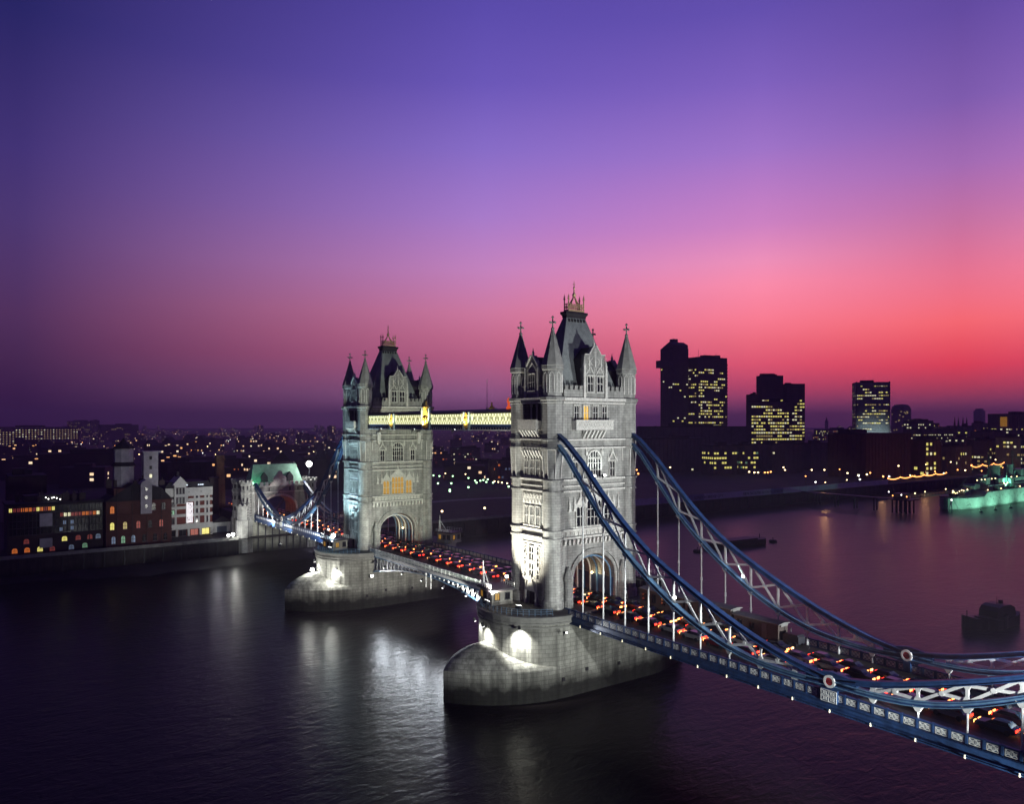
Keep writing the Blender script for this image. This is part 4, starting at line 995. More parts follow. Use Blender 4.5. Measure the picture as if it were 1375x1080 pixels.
t = thing('lighter', 'low black open lighter moored alongside the tug', 'boat', (32.6,100.6,0), R(-112)); hull_mesh(11,5.0,2.6,.35,.9).build('hull', HULL, t); b = MB(); b.rod((4.6,0,2.6),(4.6,0,4.6),.1,6); b.build('stem_post', HULL, t); b = MB(); b.box(-3.5,3,-1.6,1.6,2.3,2.8); b.build('hatch_cover', HULL, t)
t = thing('tugboat', 'black tug with rounded wheelhouse and two small cabin lights', 'boat', (33.6,105.0,0), R(-95)); hull_mesh(14,5.6,2.3,.3,.9).build('hull', HULL, t)
b = MB(); b.prism([(-5,2.2),(3.4,2.2),(3.2,4.2),(2.2,5.1),(.5,5.5),(-2.5,5.4),(-4.4,4.6)],'y',-2.2,2.2); b.build('deckhouse', HULL, t)
b = MB(); b.rod((-.5,0,5.4),(-.5,0,7.4),.1,6,0,.04); b.build('mast', HULL, t); b = MB(); b.rod((-2.2,0,5.2),(-2.2,0,6.2),.5,10); b.build('funnel', HULL, t)
for x in (-1.2,.8): b = MB(); b.box(-.2,.2,-.04,.04,-.15,.15); link('cabin_light', b.mesh('cabin_light', mat('dim_lamp',(1,.8,.7),emit=((1,.75,.7),.5))), t, (x,-2.23,4.3))

# ------------------------------------------------------------------ the museum warship, its pier and gangway
def warship():
    t = thing('warship', 'grey museum warship with green floodlit hull moored upstream', 'warship', (-99, 364, 0), R(91))
    SH = mat('ship_grey', (.3,.33,.33), .6, var=.3, scale=.4); SD = mat('ship_dark', (.1,.11,.12), .6)
    b = MB(); n = 30; rows = []
    for i in range(n+1):
        u = (i/n)**1.6; x = 187*u; k = 1
        if u < .1: k = .12+.88*math.sin(PI/2*u/.1)**.7
        if u > .7: k = math.sqrt(max(.0, 1-((u-.7)/.3)**2*.98))
        z = 6.4+ (2.2 if u > .16 else 0)+u*1.2
        rows.append([(x,-9.5*k*.85,-1),(x,-9.5*k,1.0),(x,-9.5*k,z),(x,9.5*k,z),(x,9.5*k,1.2),(x,9.5*k*.85,-1)])
    fs = []
    for i in range(n):
        for j in range(6): fs.append((i*6+j,(i+1)*6+j,(i+1)*6+(j+1) % 6,i*6+(j+1) % 6))
    fs += [tuple(range(6)), tuple(range(n*6,n*6+6))[::-1]]; b.add([p for r_ in rows for p in r_], fs); b.build('hull', SH, t)
    b = MB(); b.box(0,187,-9.7,-9.4,.2,1.3); b.build('boot_topping', HULL, t) if False else None
    b = MB(); b.box(42,125,-6,6,9,12); b.box(60,115,-4.5,4.5,12,15.5); b.box(95,112,-4,4,15.5,20); b.build('superstructure', SH, t)
    for x in (66,86):
        b = MB(); b.lathe([(3.0,12),(2.7,22.5),(2.9,22.6),(2.9,23.4)],12,(x,0)); b.build('funnel', SH, t)
    for x in (57,92):
        b = MB(); b.rod((x,0,12),(x,0,33),.5,8,0,.2)
        for e in (-1,1): b.rod((x+3,e*2.4,12),(x,0,26),.28,6)
        b.bar((x,-5,28),(x,5,28),.25,.25); b.bar((x,-3,31),(x,3,31),.2,.2); b.build('mast', SD, t)
    for x, z in ((20,7.2),(33,10.2)):
        b = MB(); b.prism([(-4,0),(4,0),(3.6,2.8),(-2.5,3.2),(-4,2)],'y',-3.4,3.4); tu = link('gun_turret', b.mesh('gun_turret', SH), t, (x,0,z))
        for e in (-1.6,0,1.6): b = MB(); b.rod((-3.6,e,1.6),(-11,e,2.6),.25,6,0,.18); link('barrel', b.mesh('barrel', SD), tu)
    for x, y in ((50,-7.4),(50,7.4),(74,-7.6),(80,7.6)):
        b = MB(); b.box(x-1.6,x+1.6,y-1.3,y+1.3,9,11.2); b.rod((x-1,y,11),(x-4,y-.5,12.5),.15,6); b.build('secondary_gun', SD, t)
    for i in range(34):
        b = MB(); b.rod((0,0,0),(0,.12,0),.26,8); link('porthole', WIN.setdefault('port', b.mesh('porthole', GLASS)), t, (9+i*4.4, -9.62 if i > 3 else -8.2, 4.6 if i % 2 else 6.1))
    for x0_, x1_, z1_ in ((92,150,9.5),(92,60,22),(57,10,8.6),(57,30,11),(92,120,16)): b = MB(); b.bar((x0_,0,31),(x1_,0,z1_),.1,.1); b.build('rigging', SD, t)
    for x, y, w, h in ((44,-3,5,4.2),(52,2,6,5.5),(103,-2,8,7),(112,0,6,4),(75,-4.5,4,3),(120,-3,5,3)): b = MB(); b.box(x-w/2,x+w/2,y-2,y+2,12,12+h); b.box(x-w/2-.3,x+w/2+.3,y-2.3,y+2.3,12+h,12.3+h); b.build('deckhouse', SH, t)
    for x in (70,82): b = MB(); b.rod((x,-5,12),(x,-5,16),.4,8); b.bar((x,-5,15.5),(x-7,-8,20),.35,.35); b.bar((x,-5,15.8),(x-7,-8,19.9),.08,.08); b.build('crane', SD, t)
    b = MB(); b.box(3,15,-5,5,6.4,7.1); b.rod((1.5,0,6.5),(1.2,0,12),.12,6); b.box(8,11,-2,2,7,8.6); b.build('quarterdeck_fittings', SD, t)
    b = MB()
    for i in range(40):
        x = 1.5+i*1.0; b.rod((x,-8.8+.0*x if x > 12 else -4.5-x*.3,6.8),(x,-8.8 if x > 12 else -4.5-x*.3,7.8),.06,4)
    b.build('deck_rail', SD, t)
    b = MB()
    for i in range(16): b.ball((4+i*1.5,-2+1.2*math.sin(i*.5),9.6+.9*math.sin(i*1.1)),.3,6)
    b.build('festoon_light', LAMPWARM, t)
    for i in range(14):
        b = MB(); b.ball((0,0,0),.32,6); link('deck_light', WIN.setdefault('dl', b.mesh('deck_light', LAMPWARM)), t, (26+i*4.7+rr.uniform(-1,1), -6.4, 9.6+rr.choice([0,3,6.5])))
    for x0_, z0, x1_, z1 in ((1.2,7,-6,.2),(14,6,8.5,.2)):
        b = MB(); b.rod((x0_,-7 if x0_ > 5 else -3,z0),(x1_,-10,z1),.14,6); b.build('mooring_line', WHITE, t)
    return t
warship()
def access_pier():
    t = thing('jetty', 'dark timber jetty with small lamps by the ship gangway', 'jetty', (-104,326,0))
    b = MB()
    for i in range(4):
        for j in range(3): b.rod((-4+i*2.6,-4+j*4,-2),(-4+i*2.6,-4+j*4,8.2),.35,8)
    b.build('pile', IRON, t) if False else None
    for i in range(4):
        for j in range(3): b2 = MB(); b2.rod((0,0,-2),(0,0,7.4),.4,8); link('pile', WIN.setdefault('pile', b2.mesh('pile', IRON)), t, (-4+i*2.6,-4+j*4,0))
    b = MB(); b.box(-6,6,-6,6,7.2,7.8); b.box(-4,2,-3,3,7.8,10.8); b.build('platform', IRON, t)
    for p, m in (((-3,-5.5,9.6),LAMPO),((2,-5.8,10.4),LAMPW),((4,-4,9.4),LAMPO),((5,3,11),LAMPWARM),((-5.5,-5,11.5),LAMPW)):
        b = MB(); b.rod((p[0],p[1],7.8),(p[0],p[1],p[2]-.2),.07,5,0); b.ball(p,.38,6,1); b.build('jetty_lamp', [IRON,m], t)
    g = thing('gangway', 'dark lattice gangway leading from the jetty to the warship', 'gangway', (-104,333,7.6))
    b = MB(); a, c = Vector((0,0,0)), Vector((3,42,1.2)); 
    for off in (-1,1): b.bar(a+Vector((off,0,0)), c+Vector((off,0,0)),.2,.3); b.bar(a+Vector((off,0,1.3)), c+Vector((off,0,1.3)),.15,.15)
    for i in range(15): p = a+(c-a)*i/14; b.bar(p+Vector((-1,0,0)),p+Vector((-1,0,1.3)),.1,.1); b.bar(p+Vector((1,0,0)),p+Vector((1,0,1.3)),.1,.1)
    b.build('truss', IRON, g); b = MB(); b.bar(a+Vector((0,0,-.1)), c+Vector((0,0,-.1)),1.9,.12); b.build('walking_deck', IRON, g)
    for i in (5,12): p = a+(c-a)*i/14; b = MB(); b.rod(p, p+Vector((0,0,2.4)),.06,5); b.ball(p+Vector((0,0,2.6)),.35,6,1); b.build('gangway_lamp',[IRON,LAMPWARM],g)
    j = thing('jetty', 'long dark landing stage linking the jetty to the bank', 'jetty', (-136,326,0)); b = MB(); b.box(-31,26,-2,2,7.0,7.5); b.build('platform', IRON, j)
    for x in (-20,-8,4,16): b = MB(); b.rod((x,-1.5,-2),(x,-1.5,7),.4,8); b.rod((x,1.5,-2),(x,1.5,7),.4,8); b.build('pile_pair', IRON, j)
    for y, lb in ((352,'leaning white mooring dolphin with green reflection beside the warship stern'),):
        d = thing('mooring_dolphin', lb, 'dolphin', (-93,y,0)); b = MB(); b.rod((0,0,-2),(2,1.5,6),.3,8); b.rod((3,0,-2),(2,1.5,6),.3,8); b.build('pile_pair', WHITE, d)
        b = MB(); b.ball((2,1.5,6.6),.5,6); b.build('marker_lamp', LAMPW, d)
access_pier()
# ------------------------------------------------------------------ generic buildings
DARKWALL = mat('night_brick', (.06,.045,.05), .85, var=.3, scale=.3)
DARKCONC = mat('dark_concrete', (.15,.125,.145), .8, var=.25, scale=.2)
DARKROOF = mat('dark_roofing', (.03,.028,.035), .85)
GREYCONC = mat('grey_concrete', (.22,.24,.26), .8, var=.2, scale=.3)
LITY = mat('lit_office_yellow', (1,.9,.4), emit=(L((238,226,120)), 1.0))
LITW = mat('lit_office_white', (1,1,.8), emit=(L((240,236,190)), 1.0))
LITD = mat('lit_office_dim', (1,.9,.5), emit=(L((170,150,90)), .8))
LITO = mat('lit_window_orange', (1,.5,.2), emit=(L((228,118,44)), .6))
LITR = mat('lit_window_red', (1,.4,.3), emit=(L((160,62,48)), .3))
LITG = mat('lit_window_green', (.6,1,.7), emit=(L((130,185,140)), .35))
LITB = mat('lit_window_blue', (.6,.8,1), emit=(L((130,145,170)), .25))
PANE = {}
def pane(w, h, m):
    k = (round(w,1), round(h,1), m.name)
    if k not in PANE:
        b = MB(); b.box(-w/2,w/2,0,.06,-h/2,h/2,0); b.box(-w/2-.1,w/2+.1,0,.14,h/2,h/2+.12,1); b.box(-w/2-.1,w/2+.1,0,.2,-h/2-.15,-h/2,1); b.box(-.05,.05,.06,.1,-h/2,h/2,1)
        PANE[k] = b.mesh('window', [m, DARKCONC])
    return PANE[k]
def put_panes(t, items):
    """items: (face, centre, off, u, z, w, h, mat); the largest hundred are parts, the rest one part"""
    items = sorted(items, key=lambda i: -i[5]*i[6])
    for f, c, o, u, z, w, h, m in items[:100]:
        T = face_T(f, c, o); link('window', pane(w, h, m), t, T @ Vector((u, 0, z)), FACE[f])
    rest = items[100:]
    if rest:
        ms = list({i[7].name: i[7] for i in rest}.values()); b = MB()
        for f, c, o, u, z, w, h, m in rest: b.T = face_T(f, c, o); b.box(u-w/2,u+w/2,0,.06,z-h/2,z+h/2,[q.name for q in ms].index(m.name))
        tag(b.build('window', ms, t), kind='stuff')
def block(name, label, cat, pos, rz, wx, wy, h, wall=DARKCONC, fl=3.4, bay=3.2, lit=.2, mats=(LITY,), ww=2.0, wh=1.5, group=None, run=.5, faces=('+x','-y'), z0=7.0, roof='flat', skip=0, top=0, seed=None, fins=True):
    rr = random.Random(seed if seed is not None else int(abs(pos[0])*7+abs(pos[1])*3))
    t = thing(name, label, cat, (pos[0], pos[1], z0), rz, group)
    b = MB(); b.box(-wx/2,wx/2,-wy/2,wy/2,-.5,h)
    nf = max(1, int((h-1)/fl)); items = []
    if fins:
        for k in range(1, nf+1): b.box(-wx/2-.25,wx/2+.25,-wy/2-.25,wy/2+.25,k*fl-.35,k*fl)
        for i in range(int(wy/bay)+1): y = -wy/2+i*wy/max(1,int(wy/bay)); b.box(wx/2,wx/2+.4,y-.25,y+.25,0,h)
        for i in range(int(wx/bay)+1): x = -wx/2+i*wx/max(1,int(wx/bay)); b.box(x-.25,x+.25,-wy/2-.4,-wy/2,0,h)
    b.build('wall', wall, t)
    b = MB()
    if roof == 'flat':
        b.box(-wx/2-.3,wx/2+.3,-wy/2-.3,wy/2+.3,h,h+.9)
        for i in range(rr.randint(1,3)):
            sx, sy = rr.uniform(.1,.22)*wx, rr.uniform(.1,.22)*wy; cx_, cy_ = rr.uniform(-.25,.25)*wx, rr.uniform(-.25,.25)*wy; b.box(cx_-sx,cx_+sx,cy_-sy,cy_+sy,h+.9,h+rr.uniform(2,4))
    elif roof == 'pitched': b.prism([(-wx/2-.4,h),(wx/2+.4,h),(0,h+wx*.32)],'y',-wy/2-.3,wy/2+.3)
    elif roof == 'ridge_y': b.prism([(-wy/2-.4,h),(wy/2+.4,h),(0,h+wy*.3)],'x',-wx/2-.3,wx/2+.3)
    b.build('roof', DARKROOF, t)
    for f in faces:
        n = int((wy if f[1] == 'x' else wx)/bay); step = (wy if f[1] == 'x' else wx)/max(1,n); off = (wx if f[1] == 'x' else wy)/2+.02
        for k in range(skip, nf-top):
            on = False; rowp = rr.choice((.25,.7,1.0,1.5))*lit
            for i in range(n):
                on = rr.random() < (max(rowp, run) if on else rowp)
                if on: items.append((f, (0,0), off, -(n-1)*step/2+i*step, k*fl+fl*.5, ww, wh, rr.choice(mats)))
    put_panes(t, items); return t

# --- the three tall blocks on the right
d = 935; p = at(905.5, d); H = ztop(470, d)-7
t = block('hospital_tower', 'tallest dark slim tower on the skyline with an overhanging box near its top', 'tower block', p, R(-8), 22, 24, H, DARKCONC, 3.7, 3.4, .06, (LITY,LITW), 2.4, 1.4, run=.45, seed=2)
b = MB(); b.box(-14,11.3,-17,12.3,H-22,H-13); b.build('overhanging_hall', DARKCONC, t); b = MB(); b.prism([(-12,H),(12,H),(12,H+5),(4,H+9),(-12,H+1.5)],'y',-11,11); b.box(-4,3,-4,3,H+5,H+13); b.build('plant_room', DARKCONC, t)
d = 940; p = at(949.5, d); H = ztop(482, d)-7
t = block('hospital_block', 'broad tower block with lit yellow rows, joined to the tallest slim tower', 'tower block', p, R(-8), 20, 45, H, DARKCONC, 3.55, 3.0, .33, (LITY,LITY,LITW,LITD), 2.6, 1.5, run=.72, seed=11, top=3, skip=1)
b = MB(); b.box(2,8,6,14,H,H+4); b.rod((-2,-12,H),(-2,-12,H+11),.15,6); b.rod((5,10,H+4),(5,10,H+8),.1,5)
for i in range(28): b.box(-10.5,10.5,22.5,23.6,6+i*4,8+i*4)
b.build('rooftop_gear', DARKCONC, t)
d = 846
for u0, u1, v, lb, li, sd in ((1003,1018,531,'lower left wing of the stepped office towers, dark',.03,5),(1017,1050,506,'tallest middle slab of the stepped office towers, rising behind the lit front slab',.5,6),(1050,1079,517,'right slab of the stepped office towers, brightly lit yellow rows',.62,8)):
    p = at((u0+u1)/2, d); H = ztop(v, d)-7; w = (u1-u0)*d/FPX
    t = block('office_tower', lb, 'office tower', p, R(-30), 14, (w-5)/.93, H, DARKCONC, 3.5, 2.7, li, (LITY,LITY,LITW,LITD), 2.4, 1.4, run=.78, seed=sd, top=6 if u0 == 1017 else 4, skip=1, faces=('+x',))
p = at(1032, d-16); H = ztop(540, d-16)-7
t = block('office_tower', 'wide front slab of the stepped office towers, packed with bright yellow window rows', 'office tower', p, R(-30), 8, 42, H, DARKCONC, 3.5, 2.6, .55, (LITY,LITY,LITY,LITW,LITD), 2.5, 1.5, run=.8, seed=21, faces=('+x',), skip=1)
d = 886; p = at(1169.5, d); H = ztop(515, d)-7
GLASSGREY = mat('grey_curtain_wall', (.34,.4,.42), .5, var=.2, scale=.2)
t = block('glass_tower', 'square grey glass tower, isolated on the skyline, palest at its foot with lit top floors', 'office tower', p, R(-50), 21, 36, H, GLASSGREY, 3.5, 2.4, .24, (LITW,LITY,LITD), 2.1, 1.2, run=.75, seed=14, skip=3)
b = MB()
for e in (-1,1): b.box(10.6,11.2,e*17.4-.7,e*17.4+.7,0,H+1.5)
b.box(10.6,11.1,-18,18,H-4.5,H-3.9); b.build('corner_mullion', GREYCONC, t)
GT = (p, R(-50))
# --- hazy far towers
for u, v, dep, w, lb in ((1210,543,1700,36,'pale hazy round-topped tower right of the grey glass tower'),(1315,549,2600,26,'faint narrow tower in the haze far right of the skyline'),(1110,560,2900,9,'faint spired clock tower in the haze between the office towers')):
    p = at(u, dep); H = ztop(v, dep)-7
    t = thing('hazy_tower', lb, 'tower', (p[0],p[1],7)); b = MB()
    if u == 1210:
        b.lathe([(w*.55,0),(w*.55,H*.86),(w*.5,H*.93),(w*.36,H*.985),(w*.05,H)],24); b.build('wall', DARKCONC, t)
        rr = random.Random(3)
        for i in range(26): a = rr.uniform(-2.2,.3); z = rr.uniform(.2,.85)*H; q = MB(); q.box(-.1,.1,-1.4,1.4,-.9,.9); link('window', WIN.setdefault('hz', q.mesh('window', LITD)), t, (w*.555*math.cos(a), w*.555*math.sin(a), z), a)
    elif u == 1110: b.box(-w/2,w/2,-w/2,w/2,0,H*.72); b.fru((w*.6,w*.6),(w*.35,w*.35),H*.72,H*.82); b.fru((w*.3,w*.3),(.3,.3),H*.82,H); b.build('wall', DARKCONC, t)
    else: b.box(-w/2,w/2,-w/2,w/2,0,H*.93); b.box(-w*.35,w*.35,-w*.35,w*.35,H*.93,H); b.build('wall', DARKCONC, t)
# --- riverside blocks of the right bank, near to far
def ublock(u0, u1, v, dep, name, label, cat, rz=0, thick=18, **k):
    p = at((u0+u1)/2, dep); ang = R(rz); w = (u1-u0)*dep/FPX
    ky = abs(RT.x*-math.sin(ang)+RT.y*math.cos(ang)); kx = abs(RT.x*math.cos(ang)+RT.y*math.sin(ang))
    wy = max(6, (w-thick*kx)/ky); return block(name, label, cat, p, ang, thick, wy, ztop(v, dep)-7, **k)
ublock(1113,1222,583,625,'warehouse','large unlit brown warehouse block above the end of the white hoarding','warehouse',-6,34,wall=mat('brown_brick',(.10,.05,.045),.85,var=.3,scale=.2),fl=5,bay=4,lit=.015,mats=(LITW,),seed=31)
ublock(1218,1262,591,640,'wharf_building','wharf building with a grid of square yellow windows above the orange light string','warehouse',-4,16,wall=mat('brown_brick',(.10,.05,.045)),fl=4.0,bay=4.6,lit=.42,mats=(LITY,LITY,LITW),ww=2.6,wh=2.2,run=.6,seed=33)
ublock(1258,1304,600,660,'wharf_building','dim wharf building with a few paired lit windows, right of the yellow grid','warehouse',-4,16,fl=3.8,bay=3.4,lit=.14,mats=(LITY,LITW,LITD),ww=1.4,wh=2.0,run=.4,seed=34)
ublock(1300,1340,592,700,'wharf_building','greyish riverside offices with scattered white windows, behind the second orange string','office',-4,18,fl=3.6,bay=3,lit=.22,mats=(LITW,LITY,LITD),ww=2,wh=1.5,seed=35)
ublock(1338,1392,588,680,'wharf_building','tall pale riverside offices at the right edge, above the warship funnels','office',-4,20,wall=GREYCONC,fl=3.5,bay=2.8,lit=.28,mats=(LITW,LITY,LITD),ww=1.8,wh=1.6,seed=36)
ublock(1326,1395,557,980,'office_block','broad office block at the right edge with an amber glowing upper storey','office',-10,26,fl=3.8,bay=3.4,lit=.3,mats=(LITW,LITD,LITY),ww=2.4,wh=1.5,seed=37,top=4)
p = at(1357, 965); t = thing('glowing_storey', 'self-glowing amber rooftop storey crowning the office block at the right edge', 'rooftop', (p[0],p[1],ztop(573,965)), R(-10)); b = MB(); b.box(-3,3,-16,16,0,12); b.build('wall', mat('amber_wall_glow',(.8,.5,.1),emit=(L((150,104,24)),.75)), t); b = MB(); b.box(-3.5,3.5,-17,17,12,13); b.build('roof', DARKROOF, t)  # walls emit the amber floodlighting themselves
ublock(1214,1252,566,1000,'office_block','low block with a white lit sign strip, behind the hazy round-topped tower','office',-8,20,fl=4,bay=4,lit=.12,mats=(LITW,),seed=38)
ublock(1213,1290,577,860,'office_block','long dark offices with two rows of white lights, behind the yellow-windowed wharf','office',-4,18,fl=3.6,bay=3,lit=.34,mats=(LITW,LITW,LITD),ww=1.9,wh=1.1,run=.65,seed=39,skip=2)
ublock(1287,1305,573,900,'church_hall','pale lit block with pinnacled roof in the middle of the right skyline','church',-4,12,wall=GREYCONC,fl=5,bay=4,lit=.5,mats=(LITD,LITY),seed=40)
t = thing('cathedral_tower', 'square church tower with four thin pinnacles against the red haze', 'church tower', (*at(1290,1010)[:2], 7)); b = MB(); H = ztop(572,1010)-7; b.box(-6,6,-6,6,0,H); b.build('wall', DARKCONC, t)
for e in (-1,1):
    for g in (-1,1): b = MB(); b.fru((1,1),(.1,.1),0,12); link('pinnacle', b.mesh('pinnacle', DARKCONC), t, (e*5.2,g*5.2,H))
ublock(855,1003,574,760,'railway_terminus','long low dark roofs stretched below the two joined towers','station',-14,34,fl=6,bay=8,lit=.03,mats=(LITW,),seed=41)
ublock(860,948,590,690,'warehouse','dark row of warehouses right of the nearer tower below the long roofs','warehouse',-10,22,fl=4,bay=4,lit=.02,mats=(LITW,LITY),seed=42)
ublock(944,988,599,650,'office_block','low office with bright yellow window bands, left of its darker neighbour','office',-14,16,fl=4,bay=2.6,lit=.55,mats=(LITY,),ww=2.3,wh=1.6,run=.85,seed=43,skip=1)
ublock(986,1016,598,655,'office_block','small office with broken yellow window bands below the stepped office towers','office',-14,16,fl=4,bay=2.6,lit=.4,mats=(LITY,LITY,LITG),ww=2.3,wh=1.6,run=.7,seed=44,skip=1)
ublock(1014,1075,597,680,'warehouse','dark warehouse with tall brick piers in front of the stepped office towers','warehouse',-12,22,fl=5,bay=4.6,lit=.02,mats=(LITW,),seed=45)
ublock(1070,1116,596,720,'office_block','dark block with a single row of white windows near its roof','office',-12,20,fl=4,bay=3,lit=.25,mats=(LITW,LITY),ww=1.8,wh=1.3,run=.6,seed=46,skip=6)
# --- seen between the two towers
ublock(582,606,611,760,'tenement','tenement with a row of red lit windows beside the farther tower','flats',-10,14,fl=3.2,bay=3,lit=.25,mats=(LITR,LITR,LITO),ww=1.5,wh=1.5,seed=51)
ublock(604,645,602,900,'tenement','hazy flats with scattered pink windows under the middle of the high walkway','flats',-20,16,fl=3.1,bay=3,lit=.12,mats=(LITR,LITO,LITW),ww=1.5,wh=1.3,seed=52)
ublock(628,668,622,660,'tenement','unlit long tenement above the park lamps','flats',5,14,fl=3.2,bay=3,lit=.03,mats=(LITO,LITB),ww=1.3,wh=1.4,seed=53)
ublock(656,700,618,600,'tenement','tenement with a few orange windows against the nearer tower','flats',-5,14,fl=3.1,bay=2.8,lit=.1,mats=(LITO,LITO,LITB),ww=1.6,wh=1.6,seed=54)
# --- left of the farther tower
ublock(12,82,574,1500,'slab_block','long slab of flats on the left horizon with a regular grid of small lit windows','flats',20,16,fl=4.2,bay=5.4,lit=.9,mats=(LITD,LITD,LITW),ww=2.2,wh=1.6,run=.93,seed=61)
for u0,u1,v,dep,lb,sd in ((95,118,566,2300,'hazy clump of tower blocks left of centre on the left horizon',62),(122,133,565,2300,'slim hazy tower block right of the hazy clump on the left horizon',63),(140,178,571,1900,'hazy flats with two bright vertical stair lights on the left horizon',64)):
    ublock(u0,u1,v,dep,'tower_block',lb,'flats',15,16,fl=3.2,bay=4,lit=.05,mats=(LITD,),seed=sd)
for u0,u1,v,dep,lb,sd,li in ((0,70,640,330,'black unlit warehouse at the extreme left edge',71,0.0),(285,330,617,640,'dark block behind the brick chimney',72,.05),(330,410,610,760,'dark housing blocks behind the gatehouse roof with orange windows',73,.06),(405,465,640,520,'low building with a row of bright yellow windows behind the far truss',74,.3),(60,160,610,560,'black rooftops behind the glazed riverside building',75,.01),(215,285,622,470,'dark roofs behind the white and brick building',76,.01)):
    ublock(u0,u1,v,dep,'dark_block',lb,'building',0,20,wall=DARKWALL,fl=3.4,bay=3,lit=li,mats=(LITO,LITY) if li > .04 else (LITD,),ww=1.1,wh=1.1,seed=sd)

# ------------------------------------------------------------------ left riverside group
def apartments():
    t = thing('wharf_apartments', 'white and red brick riverside apartments with a gabled bay and a bright lit banner', 'apartments', (-190, -29.5, 7), R(4))
    RB = mat('red_brick', (.2,.06,.045), .85, blocks=(.6,.25,.7,.85)); WR = mat('white_render', (.62,.62,.6), .7, var=.15)
    b = MB(); b.box(-12,0,-8.5,8.5,0,17.5); b.build('wall', RB, t)
    b = MB(); b.box(0.02,.35,-8.6,8.6,15.0,18.2); b.box(0.02,.5,-8.6,8.6,2.6,4.6)
    for z in (7.3,10.2,13.0): b.box(0.02,.3,-8.6,8.6,z,z+1.1)
    for y in (-8.5,-4.9,-.9,2.0,3.5,5.9,7.2): b.box(.02,.26,y-.35,y+.35,4.6,15)
    for y in (-8.3,-4.5,-.3,4,8): b.box(.02,.5,y-.4,y+.4,0,2.6)
    for y in (-8.55,8.2): b.box(-12,.3,y,y+.35,2.6,4.4)
    b.build('white_band', WR, t)
    b = MB(); b.box(.02,1.1,-5.6,-1.4,12.2,19.6); b.prism([(-6.4,19.4),(-.6,19.4),(-3.5,22.6)],'x',-6,1.2); b.build('gable_bay', WR, t)
    b = MB(); b.prism([(-8.9,18.2),(8.9,18.2),(7,20.4),(-7,20.4)],'x',-11.5,-.4); b.box(-4,-2,-4,-3,22.4,24.2); b.build('roof', DARKROOF, t)
    it = []
    for z in (5.8,8.9,11.8,14.2):
        for y in (-7.2,-6,2.75,6.6):
            it.append(('+x',(0,0),.05,-y,z,1.2,1.9,LITG if (z == 8.9 and y < -5.5) else GLASS))
    for y in (-4.6,-3.5,-2.4):
        for z in (13.6,17.2): it.append(('+x',(0,0),1.12,-y,z,.8,2.2,GLASS))
    for y, m in ((-6.4,GLASS),(-2.4,GLASS),(1.8,LITR),(6,LITY)): it.append(('+x',(0,0),.06,-y,1.3,2.6,2.2,m))
    for y in (-.2,4.2): it.append(('+x',(0,0),.4,-y,16.6,.1,.1,GLASS))
    put_panes(t, it)
    b = MB(); b.box(.38,.5,-1.1,1.15,5.0,12.6); bn = b.build('banner', mat('lit_banner',(1,1,1),emit=(L((236,228,232)),.95)), t)
    b = MB(); rr = random.Random(4)
    for i in range(34): y = rr.uniform(-.9,.9); z = rr.uniform(5.3,12.2); b.box(.5,.53,y-.12,y+.12,z-.06,z+rr.uniform(.1,.5))
    b.build('banner_pattern', mat('banner_ink',(.15,.13,.16),.8), bn)
    for y in (-1.6,-.9,3.4,4.2,4.9): b = MB(); b.box(.1,.4,y-.25,y+.25,19.0,19.35); link('roof_light', b.mesh('roof_light', mat('roof_light',(1,1,1),emit=((.7,.85,1),1.2))), t)
    return t
apartments()
t = thing('boathouse', 'low white shed with a dark wide door beside the apartments', 'shed', (-193,-16.8,7), R(4)); b = MB(); b.box(-7,0,-3.6,3.6,0,3.9); b.build('wall', mat('white_render',(.62,.62,.6)), t); b = MB(); b.prism([(-4,3.9),(4,3.9),(0,6.2)],'x',-7.4,.3); b.build('roof', DARKROOF, t); b = MB(); b.box(.02,.08,-1.9,1.9,0,2.3); b.build('door', mat('blue_grey_door',(.1,.12,.17),.6), t)
t = thing('brick_chimney', 'tall square brick chimney with amber light at its foot', 'chimney', (-228,-8.5,7)); CH = mat('chimney_brick',(.3,.2,.12),.85,blocks=(.6,.3,.75,.85),streak=.3)
b = MB(); b.fru((2.1,2.1),(1.6,1.6),0,26.5); b.build('shaft', CH, t); b = MB(); b.box(-1.9,1.9,-1.9,1.9,26.5,27.4); b.box(-1.6,1.6,-1.6,1.6,27.4,28.8); b.build('cap', CH, t); b = MB(); b.box(-2.9,2.9,-2.9,2.9,0,4.5); b.box(-2.5,2.5,-2.5,2.5,4.5,5.4); b.build('plinth', CH, t)
t = thing('brick_stack', 'shorter dark brick stack left of the tall chimney', 'chimney', (-215,-14.5,7)); b = MB(); b.fru((1.9,1.9),(1.7,1.7),0,19.5); b.build('shaft', DARKWALL, t); b = MB(); b.box(-2,2,-2,2,19.5,20.2); b.build('cap', DARKWALL, t)
def clutter(t, x0, y0, y1, z, n, seed):
    q = random.Random(seed)
    for i in range(n):
        y = q.uniform(y0, y1); x = x0-q.uniform(1, 9); b = MB(); h = q.uniform(.8, 2.6); b.box(x-.5,x+.5,y-q.uniform(.4,1.1),y+q.uniform(.4,1.1),z-.4,z+h); b.rod((x,y,z+h),(x,y,z+h+q.uniform(.3,1.2)),.18,8); b.build('roof_stack', DARKWALL, t)
    for i in range(4):
        b = MB(); y = y0+(y1-y0)*(i+.5)/4; b.rod((.14,y,0),(.14,y,z-.8),.09,6); b.build('drainpipe', IRON, t)
